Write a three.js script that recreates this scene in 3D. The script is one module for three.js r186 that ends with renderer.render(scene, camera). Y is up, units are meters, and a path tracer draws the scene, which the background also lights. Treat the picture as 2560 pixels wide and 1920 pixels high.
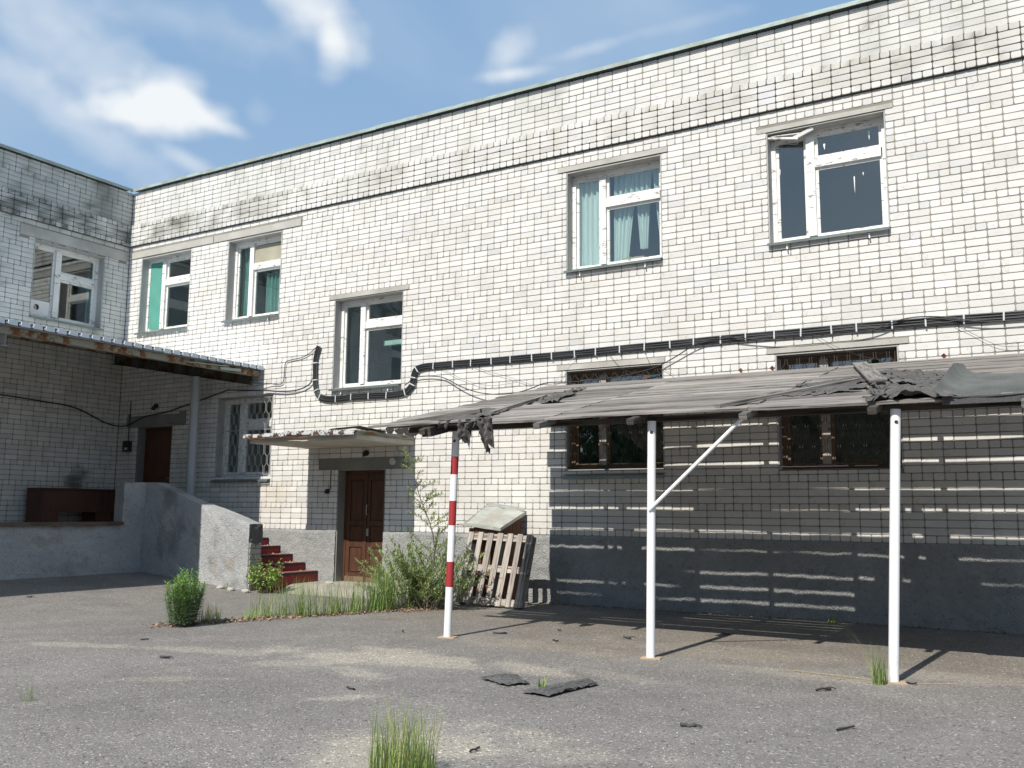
import * as THREE from 'three';
import { mergeGeometries } from 'three/addons/utils/BufferGeometryUtils.js';
import { ImprovedNoise } from 'three/addons/math/ImprovedNoise.js';

// ───────── camera, sky, sun, exposure ─────────
const scene = new THREE.Scene();
const camera = new THREE.PerspectiveCamera(44.786, 4 / 3, 0.05, 2000);
camera.position.set(17.889, 1.402, 13.0);
camera.rotation.order = 'YXZ';
camera.rotation.set(0.136265, 0.542253, 0.008358);
const renderer = new THREE.WebGLRenderer({ antialias: true });
renderer.setSize(1024, 768);
renderer.toneMapping = THREE.LinearToneMapping;
renderer.toneMappingExposure = 1.12;
renderer.shadowMap.enabled = true;
const SUN_EL = 44 * Math.PI / 180;
const sun = new THREE.DirectionalLight(new THREE.Color().setRGB(1, 0.945, 0.86), 4.9);
sun.position.set(9 - 0.6, 60 * Math.sin(SUN_EL), 60 * Math.cos(SUN_EL));
sun.target.position.set(9, 0, 0);
sun.castShadow = true; sun.shadow.mapSize.set(4096, 4096); sun.shadow.radius = 1;
Object.assign(sun.shadow.camera, { left: -22, right: 22, top: 22, bottom: -22, near: 1, far: 140 });
scene.add(sun, sun.target);

// ───────── random, noise ─────────
function rng(seed) { let a = seed >>> 0; return () => { a = (a + 0x6D2B79F5) | 0; let t = Math.imul(a ^ (a >>> 15), 1 | a); t = (t + Math.imul(t ^ (t >>> 7), 61 | t)) ^ t; return ((t ^ (t >>> 14)) >>> 0) / 4294967296; }; }
const PERM = new Uint8Array(512); { const r = rng(77); const p = [...Array(256).keys()]; for (let i = 255; i > 0; i--) { const j = Math.floor(r() * (i + 1)); [p[i], p[j]] = [p[j], p[i]]; } for (let i = 0; i < 512; i++) PERM[i] = p[i & 255]; }
const fade = (t) => t * t * t * (t * (t * 6 - 15) + 10), mix = (a, b, t) => a + (b - a) * t, clamp = (v, a = 0, b = 1) => Math.min(b, Math.max(a, v));
const sstep = (a, b, v) => { const t = clamp((v - a) / (b - a)); return t * t * (3 - 2 * t); };
// value noise in 2-D (0..1), optional wrap so that tiles repeat without a seam
function vn(x, y, wx = 256, wy = 256) {
  const xi = Math.floor(x), yi = Math.floor(y), fx = fade(x - xi), fy = fade(y - yi), m = (a, n) => ((a % n) + n) % n;
  const x0 = m(xi, wx), x1 = m(xi + 1, wx), y0 = m(yi, wy), y1 = m(yi + 1, wy), h = (a, b) => PERM[(PERM[a & 255] + b) & 255] / 255;
  return mix(mix(h(x0, y0), h(x1, y0), fx), mix(h(x0, y1), h(x1, y1), fx), fy);
}
function fbm(x, y, o = 4, wx = 256, wy = 256) { let s = 0, a = 0.5, t = 0; for (let i = 0; i < o; i++) { s += a * vn(x + i * 17.3, y + i * 9.1, wx, wy); t += a; x *= 2; y *= 2; wx *= 2; wy *= 2; a *= 0.5; } return s / t; }
const fbmT = (u, v, fx, fy, o = 4) => { let s = 0, a = 0.5, t = 0; for (let i = 0; i < o; i++) { s += a * vn(u * fx + i * 31, v * fy + i * 31, fx, fy); t += a; fx *= 2; fy *= 2; a *= 0.5; } return s / t; };
const imp = new ImprovedNoise();

// ───────── sky: air and clouds as an equirectangular picture ─────────
{
  const W = 2048, H = 1024, data = new Float32Array(W * H * 4);
  const f3 = (x, y, z, o) => { let s = 0, a = 0.5, t = 0; for (let i = 0; i < o; i++) { s += a * imp.noise(x, y, z); t += a; x *= 2.03; y *= 2.03; z *= 2.03; a *= 0.52; } return s / t; };
  // single clouds: centre azimuth/elevation (degrees), half sizes, tilt, strength
  const C = (az, el, w, h, tilt, s) => ({ az, el, w, h, c: Math.cos(tilt), n: Math.sin(tilt), s });
  const puffs = [C(-53.4, 22.2, 3.6, 1.15, 0.02, 1.5), C(-52.6, 23.0, 1.7, 1.5, 0.5, 1.3), C(-50.3, 22.3, 2.2, 0.5, -0.25, 0.9), C(-51.0, 19.9, 2.3, 0.55, -0.35, 0.62), C(-44.2, 28.9, 3.4, 1.5, -0.45, 0.95), C(-42.9, 27.6, 1.0, 1.9, 0.15, 0.8), C(-47.5, 30.5, 4, 1.2, -0.5, 0.5), C(-31.6, 27.2, 1.7, 1.25, 0.5, 0.62), C(-31.0, 26.25, 2.6, 0.42, 0.12, 0.85), C(-26.5, 27.5, 4.0, 0.42, 0.22, 0.42), C(-20, 28.6, 5, 0.5, 0.12, 0.25), C(-58.5, 25.5, 4.6, 2.6, -0.45, 0.62), C(-57, 21.0, 6.0, 1.5, -0.5, 0.5), C(-52, 27.5, 8, 1.6, -0.12, 0.3), C(-47.2, 23.0, 0.9, 0.8, -0.9, 0.2)];
  const toDeg = 180 / Math.PI;
  for (let j = 0; j < H; j++) {
    const el = ((j + 0.5) / H - 0.5) * Math.PI, sy = Math.sin(el), cy = Math.cos(el), e = Math.max(0, sy);
    for (let i = 0; i < W; i++) {
      const th = ((i + 0.5) / W - 0.5) * 2 * Math.PI, dx = cy * Math.cos(th), dz = cy * Math.sin(th), k = (j * W + i) * 4;
      const h = Math.pow(1 - e, 3.2);                                     // clear air: deeper blue overhead, pale at the horizon
      let r = mix(0.14, 0.52, h), g = mix(0.325, 0.68, h), b = mix(0.60, 0.85, h);
      if (el < 0) { r = 0.30; g = 0.32; b = 0.33; }
      else {
        const ee = el * toDeg, az = Math.atan2(dx, -dz) * toDeg;          // azimuth from -z towards +x
        const dn = 1 / (e + 0.22), px = dx * dn, pz = dz * dn;            // flat cloud layer
        let c = 0.10 + 0.30 * sstep(0.02, 0.5, f3(px * 1.1 + 3.1, pz * 0.6 + 1.7, 0.3, 5) + 0.10) + 0.45 * sstep(0.2, 0.42, f3(px * 2.1 + 9, pz * 2.1, 4.2, 5)) * sstep(34, 80, Math.abs(az + 38));
        const w1 = f3(dx * 9, sy * 16, dz * 9, 5), w2 = f3(dx * 26 + 5, sy * 34, dz * 26, 4);
        for (const q of puffs) {
          let da = az - q.az, de = ee - q.el; if (Math.abs(da) > 22 || Math.abs(de) > 14) continue;
          da *= 0.93; const u = (da * q.c + de * q.n) / q.w, v = (de * q.c - da * q.n) / q.h;
          const d = Math.sqrt(u * u + v * v) + w1 * 0.8 + w2 * 0.55;
          c = Math.max(c, c * 0.5 + 0.86 * q.s * (1 - sstep(-0.15, 1.55, d)));
        }
        c = clamp(c);
        r = mix(r, 0.88, c); g = mix(g, 0.92, c); b = mix(b, 0.95, c);
      }
      data[k] = r; data[k + 1] = g; data[k + 2] = b; data[k + 3] = 1;
    }
  }
  const t = new THREE.DataTexture(data, W, H, THREE.RGBAFormat, THREE.FloatType);
  t.mapping = THREE.EquirectangularReflectionMapping; t.magFilter = t.minFilter = THREE.LinearFilter; t.wrapS = THREE.RepeatWrapping; t.needsUpdate = true;
  scene.background = t; scene.environment = t;
  scene.backgroundIntensity = 0.9; scene.environmentIntensity = 0.9;
}

// ───────── textures ─────────
function tex(n, fn, { srgb = true, rep = 1 } = {}) {
  const d = new Uint8Array(n * n * 4), lin = (v) => clamp(v) <= 0.0031308 ? clamp(v) * 12.92 : 1.055 * Math.pow(clamp(v), 1 / 2.4) - 0.055;
  for (let j = 0; j < n; j++) for (let i = 0; i < n; i++) {
    const c = fn(i / n, j / n), k = (j * n + i) * 4, o = typeof c === 'number' ? [c, c, c] : c;
    for (let q = 0; q < 3; q++) d[k + q] = Math.round(255 * (srgb ? lin(o[q]) : clamp(o[q])));
    d[k + 3] = 255;
  }
  const t = new THREE.DataTexture(d, n, n); t.wrapS = t.wrapT = THREE.RepeatWrapping; t.magFilter = THREE.LinearFilter; t.minFilter = THREE.LinearMipmapLinearFilter; t.generateMipmaps = true;
  if (srgb) t.colorSpace = THREE.SRGBColorSpace; t.repeat.set(rep, rep); t.needsUpdate = true; return t;
}
const mul = (c, k) => [c[0] * k, c[1] * k, c[2] * k], lerp3 = (a, b, t) => [mix(a[0], b[0], t), mix(a[1], b[1], t), mix(a[2], b[2], t)];
// uv are metres everywhere; rep = tiles per metre
const T = {};
T.brick = tex(1024, (u, v) => { const n = fbmT(u, v, 6, 6, 3), s = vn(u * 260, v * 260, 260, 260), s2 = fbmT(u, v, 40, 40, 3); const k = 0.90 + 0.13 * n - (s2 > 0.7 ? (s2 - 0.7) * 0.8 : 0) - (s > 0.95 ? 0.06 : 0); return [k, k * 0.995, k * 0.985]; }, { rep: 0.5 });
T.brickBump = tex(512, (u, v) => 0.5 + 0.3 * (fbmT(u, v, 24, 24, 4) - 0.5) - (vn(u * 90, v * 90, 90, 90) > 0.9 ? 0.25 : 0), { srgb: false, rep: 1 });
{ // aggregate of the worn asphalt: small pale, grey and dark stones in a dusty binder
  const n = 2048, cells = new Float32Array(n * n), tint = new Uint8Array(n * n), r = rng(5);
  for (let q = 0; q < 30000; q++) {
    const x = r() * n, y = r() * n, big = r(), rad = big > 0.985 ? 8 + r() * 5 : big > 0.7 ? 4.5 + r() * 3.5 : 2.2 + r() * 2.4, a = r() * 3.14, el = 0.65 + r() * 0.35, ca = Math.cos(a), sa = Math.sin(a), id = 1 + Math.floor(r() * 254);
    for (let j = -Math.ceil(rad); j <= rad; j++) for (let i = -Math.ceil(rad); i <= rad; i++) {
      const u = (i * ca + j * sa) / rad, v = (j * ca - i * sa) / (rad * el), d = u * u + v * v; if (d > 1) continue;
      const k = ((Math.floor(y + j) + n) % n) * n + ((Math.floor(x + i) + n) % n), h = 1 - d * d; if (h > cells[k]) { cells[k] = h; tint[k] = id; }
    }
  }
  T.asphalt = tex(n, (u, v) => {
    const k = Math.floor(v * n) * n + Math.floor(u * n), b = 0.40 + 0.12 * fbmT(u, v, 12, 12, 4) + 0.16 * (vn(u * 700, v * 700, 700, 700) - 0.5);
    if (!cells[k]) return [b * 0.99, b * 0.965, b * 0.93];
    const t = tint[k], s = t < 80 ? 0.44 : t < 135 ? 0.62 : t < 185 ? 0.92 : t < 228 ? 0.18 : t < 246 ? 1.0 : 0.66, w = t >= 246 ? [1.08, 0.9, 0.82] : [1, 0.975, 0.945]; const e = 0.75 + 0.25 * cells[k];
    return mul(w, mix(b, s, e));
  }, { rep: 1 / 2.6 });
  T.asphaltBump = tex(n, (u, v) => { const k = Math.floor(v * n) * n + Math.floor(u * n); return 0.25 + 0.6 * cells[k] + 0.12 * vn(u * 500, v * 500, 500, 500); }, { srgb: false, rep: 1 / 2.6 });
}
T.stucco = tex(1024, (u, v) => { const a = fbmT(u, v, 5, 5, 5), b = fbmT(u, v, 48, 48, 3), c = vn(u * 200, v * 200, 200, 200); const k = 0.80 + 0.26 * (a - 0.5) + 0.12 * (b - 0.5) - (b < 0.24 ? 0.14 : 0) + 0.06 * (c - 0.5); return [k * 0.985, k, k * 1.01]; }, { rep: 0.5 });
{ const n = 1024, hgt = new Float32Array(n * n).fill(0.35), r = rng(19);
  for (let q = 0; q < 15000; q++) { const x = r() * n, y = r() * n, rad = 3 + 9 * r() * r(), a = r() * 3.14, el = 0.55 + 0.45 * r(), ca = Math.cos(a), sa = Math.sin(a), up = r() < 0.72 ? 1 : -1, am = 0.25 + 0.4 * r();
    for (let j = -Math.ceil(rad); j <= rad; j++) for (let i = -Math.ceil(rad); i <= rad; i++) { const u = (i * ca + j * sa) / rad, v = (j * ca - i * sa) / (rad * el), d = u * u + v * v; if (d > 1) continue; const k = ((Math.floor(y + j) + n) % n) * n + ((Math.floor(x + i) + n) % n), h = 0.35 + up * am * (1 - d); hgt[k] = up > 0 ? Math.max(hgt[k], h) : Math.min(hgt[k], h); } }
  T.stuccoBump = tex(n, (u, v) => clamp(hgt[Math.floor(v * n) * n + Math.floor(u * n)] + 0.15 * (vn(u * 220, v * 220, 220, 220) - 0.5)), { srgb: false, rep: 0.55 }); }
T.concrete = tex(512, (u, v) => { const a = fbmT(u, v, 4, 4, 5), b = vn(u * 128, v * 128, 128, 128); const k = 0.78 + 0.4 * (a - 0.5) + 0.09 * (b - 0.5); return [k, k * 0.985, k * 0.96]; }, { rep: 0.8 });
// weathered boards: grain runs along u
T.grey = tex(1024, (u, v) => { const g = fbmT(u, v, 3, 70, 3), f = fbmT(u, v, 8, 220, 2), k0 = fbmT(u, v, 5, 7, 3); let k = 0.62 + 0.55 * (g - 0.5) + 0.35 * (f - 0.5) + 0.3 * (k0 - 0.5); if (g < 0.33) k -= 0.2; return [k * 1.0, k * 0.965, k * 0.925]; }, { rep: 0.7 });
T.greyBump = tex(1024, (u, v) => clamp(0.5 + 1.2 * (fbmT(u, v, 3, 70, 3) - 0.5) + 0.5 * (fbmT(u, v, 8, 220, 2) - 0.5)), { srgb: false, rep: 0.7 });
T.paint = tex(1024, (u, v) => { const a = fbmT(u, v, 10, 26, 4), b = fbmT(u, v, 26, 90, 3), c = fbmT(u, v, 4, 4, 3); if (a * 0.6 + b * 0.4 > 0.635 + 0.05 * c) return mul([0.36, 0.33, 0.30], 0.7 + 0.6 * b); const k = 0.9 + 0.16 * (c - 0.5); return [k, k * 0.995, k * 0.98]; }, { rep: 0.9 });
T.rust = tex(512, (u, v) => { const a = fbmT(u, v, 7, 5, 5), b = fbmT(u, v, 30, 30, 3); const m = sstep(0.47, 0.62, a * 0.75 + b * 0.25); return lerp3([0.42, 0.41, 0.33], lerp3([0.36, 0.16, 0.05], [0.16, 0.07, 0.03], b), m); }, { rep: 0.7 });
T.door = tex(512, (u, v) => { const g = fbmT(u, v, 60, 3, 3), k = 0.75 + 0.6 * (g - 0.5) + 0.4 * (fbmT(u, v, 6, 4, 3) - 0.5); return [k, k * 0.97, k * 0.94]; }, { rep: 0.7 });
T.peel = tex(512, (u, v) => { const a = fbmT(u, v, 8, 10, 4), b = fbmT(u, v, 30, 34, 3), m = sstep(0.50, 0.60, a * 0.65 + b * 0.35); const w = 0.78 + 0.2 * (b - 0.5); return lerp3([w, w * 1.0, w * 1.0], lerp3([0.22, 0.09, 0.045], [0.05, 0.045, 0.04], sstep(0.4, 0.6, b)), m); }, { rep: 1.1 });
T.felt = tex(512, (u, v) => { const k = 0.7 + 0.7 * (fbmT(u, v, 5, 5, 4) - 0.5) + 0.3 * (vn(u * 150, v * 150, 150, 150) - 0.5); return [k, k * 0.99, k * 0.96]; }, { rep: 0.6 });
T.zinc = tex(512, (u, v) => { const a = fbmT(u, v, 5, 9, 5), b = fbmT(u, v, 12, 50, 3); const m = sstep(0.56, 0.7, fbmT(u, v, 4, 3, 4)); return lerp3(mul([0.62, 0.64, 0.6], 0.75 + 0.5 * (a - 0.4) + 0.25 * (b - 0.5)), [0.36, 0.31, 0.24], m * 0.4); }, { rep: 0.8 });

// ───────── materials (linear base colours) ─────────
const std = (r, g, b, o = {}) => new THREE.MeshStandardMaterial({ color: new THREE.Color().setRGB(r, g, b), roughness: 0.85, metalness: 0, side: THREE.DoubleSide, ...o });
const M = {
  brick: std(1, 1, 1, { vertexColors: true, map: T.brick, bumpMap: T.brickBump, bumpScale: 0.003, roughness: 0.92 }),
  mortar: std(0.33, 0.312, 0.275, { roughness: 1, map: T.concrete }),
  ledgeMortar: std(0.09, 0.085, 0.075, { roughness: 1, map: T.concrete }),
  stucco: std(0.46, 0.46, 0.455, { map: T.stucco, bumpMap: T.stuccoBump, bumpScale: 0.012, roughness: 0.97, vertexColors: true }),
  plinth: std(0.375, 0.375, 0.365, { map: T.stucco, bumpMap: T.stuccoBump, bumpScale: 0.012, roughness: 0.97 }),
  lintel: std(0.53, 0.52, 0.49, { map: T.concrete, bumpMap: T.brickBump, bumpScale: 0.004, roughness: 0.95 }),
  darkLintel: std(0.25, 0.26, 0.25, { map: T.concrete, roughness: 0.95 }),
  plaster: std(0.50, 0.50, 0.49, { map: T.concrete, roughness: 0.95 }),
  slab: std(0.60, 0.57, 0.50, { map: T.concrete, roughness: 0.95 }),
  coping: std(0.66, 0.76, 0.75, { map: T.zinc, roughness: 0.6, metalness: 0.1 }),
  sill: std(0.40, 0.48, 0.50, { map: T.zinc, roughness: 0.5, metalness: 0.35 }),
  frame: std(0.80, 0.80, 0.78, { map: T.paint, roughness: 0.6 }),
  brownFrame: std(0.19, 0.125, 0.075, { map: T.paint, roughness: 0.7 }),
  mullionGrey: std(0.40, 0.36, 0.33, { map: T.paint, roughness: 0.7 }),
  glass: new THREE.MeshPhysicalMaterial({ color: new THREE.Color().setRGB(0.86, 0.93, 0.92), transmission: 1, thickness: 0, roughness: 0.012, ior: 2.05, side: THREE.DoubleSide }),
  interior: std(0.42, 0.48, 0.45, { roughness: 0.95 }),
  tealFilm: std(0.09, 0.30, 0.245, { roughness: 0.6 }),
  tealCurtain: new THREE.MeshPhysicalMaterial({ color: new THREE.Color().setRGB(0.24, 0.44, 0.41), roughness: 0.95, transmission: 0.3, thickness: 0, side: THREE.DoubleSide }),
  whiteCurtain: new THREE.MeshPhysicalMaterial({ color: new THREE.Color().setRGB(0.90, 0.93, 0.91), roughness: 0.95, transmission: 0.3, thickness: 0, side: THREE.DoubleSide }),
  ply: std(0.42, 0.40, 0.31, { map: T.concrete }),
  card: std(0.45, 0.36, 0.24),
  door: std(0.092, 0.034, 0.015, { map: T.door, roughness: 0.62 }),
  doorPale: std(0.22, 0.14, 0.09, { map: T.door, roughness: 0.8 }),
  darkDoor: std(0.115, 0.045, 0.022, { map: T.door, roughness: 0.6 }),
  steel: std(0.42, 0.42, 0.40, { metalness: 0.7, roughness: 0.4 }),
  black: std(0.018, 0.018, 0.02, { roughness: 0.55 }),
  cable: std(0.022, 0.023, 0.026, { roughness: 0.5 }),
  clip: std(0.50, 0.54, 0.54, { roughness: 0.45 }),
  grilleWhite: std(0.36, 0.36, 0.35, { roughness: 0.6 }),
  grilleDark: std(0.05, 0.045, 0.045, { roughness: 0.6 }),
  post: std(0.80, 0.81, 0.82, { roughness: 0.42 }),
  red: std(0.34, 0.03, 0.035, { roughness: 0.45 }),
  stepRed: std(0.33, 0.022, 0.03, { roughness: 0.6, map: T.concrete }),
  tread: std(0.30, 0.12, 0.11, { roughness: 0.9, map: T.concrete }),
  nosing: std(0.03, 0.026, 0.026, { roughness: 0.6 }),
  greyWood: [0.85, 1.05, 1.3, 0.66, 0.95, 1.15].map((k, i) => std(0.36 * k, (0.345 - i * 0.002) * k, 0.325 * k, { map: T.grey, bumpMap: T.greyBump, bumpScale: 0.004, roughness: 0.95 })),
  darkWood: std(0.10, 0.085, 0.075, { map: T.grey, bumpMap: T.greyBump, bumpScale: 0.004, roughness: 0.95 }),
  palletWood: [1, 1.12, 0.88].map((k) => std(0.56 * k, 0.515 * k, 0.48 * k, { map: T.grey, bumpMap: T.greyBump, bumpScale: 0.003, roughness: 0.95 })),
  boxWood: std(0.22, 0.105, 0.055, { map: T.door, roughness: 0.85 }),
  felt: std(0.135, 0.13, 0.125, { map: T.felt, roughness: 1 }),
  feltSmooth: std(0.135, 0.145, 0.138, { map: T.felt, roughness: 0.95 }),
  feltDark: std(0.10, 0.10, 0.105, { map: T.felt, roughness: 1 }),
  patch: std(0.16, 0.158, 0.155, { map: T.felt, bumpMap: T.stuccoBump, bumpScale: 0.01, roughness: 1 }),
  zinc: std(1.0, 1.0, 0.99, { map: T.zinc, roughness: 0.36, metalness: 0.45 }),
  rust: std(0.62, 0.62, 0.62, { map: T.rust, roughness: 0.85 }),
  rustPlain: std(0.30, 0.14, 0.06, { map: T.rust, roughness: 0.9 }),
  plate: std(0.55, 0.42, 0.28, { map: T.concrete, roughness: 0.9 }),
  rib: std(0.62, 0.68, 0.72, { roughness: 0.5 }),
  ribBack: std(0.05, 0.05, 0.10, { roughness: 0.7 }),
  column: std(0.36, 0.38, 0.40, { roughness: 0.6 }),
  peel: std(0.03, 0.028, 0.028, { roughness: 0.9 }),
  peelWhite: std(0.55, 0.56, 0.56, { map: T.peel, roughness: 0.7 }),
  pad: std(0.42, 0.40, 0.35, { map: T.concrete, roughness: 0.95 }),
  white: std(0.72, 0.72, 0.70, { roughness: 0.6 }),
  lampGlass: std(0.5, 0.5, 0.48, { roughness: 0.3 }),
  bark: std(0.12, 0.10, 0.075),
};
const leafMat = (r, g, b) => new THREE.MeshPhysicalMaterial({ color: new THREE.Color().setRGB(r, g, b), roughness: 1, transmission: 0.35, thickness: 0, side: THREE.DoubleSide, vertexColors: true });
M.willow = leafMat(0.27, 0.40, 0.13); M.weed = leafMat(0.13, 0.28, 0.05); M.grass = leafMat(0.18, 0.31, 0.075); M.birch = leafMat(0.24, 0.38, 0.06); M.dry = leafMat(0.45, 0.36, 0.20);

// ───────── helpers: geometries, names, things ─────────
const V = (x, y, z) => new THREE.Vector3(x, y, z), R = rng(2024), rr = (a, b) => a + (b - a) * R();
function metreUV(g, ox = 0, oy = 0) {            // box mapping, uv in metres
  if (g.index) g = g.toNonIndexed(); const p = g.attributes.position, uv = new Float32Array(p.count * 2), a = V(), b = V(), c = V(), n = V();
  for (let i = 0; i < p.count; i += 3) {
    a.fromBufferAttribute(p, i); b.fromBufferAttribute(p, i + 1); c.fromBufferAttribute(p, i + 2); n.copy(b).sub(a).cross(c.clone().sub(a));
    const X = Math.abs(n.x), Y = Math.abs(n.y), Z = Math.abs(n.z);
    [a, b, c].forEach((q, k) => { const u = X > Y && X > Z ? [q.z, q.y] : Y > Z ? [q.x, q.z] : [q.x, q.y]; uv[(i + k) * 2] = u[0] + ox; uv[(i + k) * 2 + 1] = u[1] + oy; });
  }
  g.setAttribute('uv', new THREE.BufferAttribute(uv, 2)); return g;
}
const UVR = rng(31);
function box(w, h, d, x = 0, y = 0, z = 0, rx = 0, ry = 0, rz = 0) {
  const g = metreUV(new THREE.BoxGeometry(w, h, d), UVR() * 7, UVR() * 7);
  if (rx || ry || rz) g.applyMatrix4(new THREE.Matrix4().makeRotationFromEuler(new THREE.Euler(rx, ry, rz)));
  g.translate(x, y, z); return g;
}
const span = (x0, x1, y0, y1, z0, z1) => box(x1 - x0, y1 - y0, z1 - z0, (x0 + x1) / 2, (y0 + y1) / 2, (z0 + z1) / 2);
// chamfered box: edges that catch light
function cbox(w, h, d, c = 0.006) {
  const s = new THREE.Shape(), a = w / 2 - c, b = h / 2 - c;
  s.moveTo(-a, -b - c); s.lineTo(a, -b - c); s.lineTo(a + c, -b); s.lineTo(a + c, b); s.lineTo(a, b + c); s.lineTo(-a, b + c); s.lineTo(-a - c, b); s.lineTo(-a - c, -b);
  const g = new THREE.ExtrudeGeometry(s, { depth: d, bevelEnabled: false }); g.translate(0, 0, -d / 2); return metreUV(g, UVR() * 7, UVR() * 7);
}
function tube(pts, r, seg = 24, rad = 6, tension = 0.5) { const c = new THREE.CatmullRomCurve3(pts.map((p) => p.isVector3 ? p : V(...p)), false, 'catmullrom', tension); const g = new THREE.TubeGeometry(c, seg, r, rad, false); return g.toNonIndexed(); }
function rod(a, b, r0, r1 = r0, rad = 8) { const A = V(...a), B = V(...b), d = B.clone().sub(A), g = new THREE.CylinderGeometry(r1, r0, d.length(), rad, 1, false); g.applyQuaternion(new THREE.Quaternion().setFromUnitVectors(V(0, 1, 0), d.clone().normalize())); g.translate((A.x + B.x) / 2, (A.y + B.y) / 2, (A.z + B.z) / 2); return g.toNonIndexed(); }
const names = new Map();
function numbered(n) { const k = names.get(n) ?? -1; names.set(n, k + 1); return k < 0 ? n : `${n}_${String(k + 1).padStart(3, '0')}`; }
function mesh(name, geos, mat, parent) {
  const list = Array.isArray(geos) ? geos : [geos];
  const g = list.length === 1 ? list[0] : mergeGeometries(list.map((q) => { const o = q.index ? q.toNonIndexed() : q; for (const k of Object.keys(o.attributes)) if (!['position', 'normal', 'uv', 'color'].includes(k)) o.deleteAttribute(k); return o; }), false);
  const m = new THREE.Mesh(g, mat); m.name = parent ? name : numbered(name); m.castShadow = m.receiveShadow = true; (parent ?? scene).add(m); return m;
}
const part = (name, geos, mat, parent) => mesh(name, geos, mat, parent);
function group(name, parent) { const g = new THREE.Group(); g.name = parent ? name : numbered(name); (parent ?? scene).add(g); return g; }
function tag(o, label, category, grp, kind) { o.userData = { label, category }; if (grp) o.userData.group = grp; if (kind) o.userData.kind = kind; return o; }
const thing = (name, label, category, grp) => tag(group(name), label, category, grp);
const structure = (o) => { o.userData.kind = 'structure'; return o; };

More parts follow.
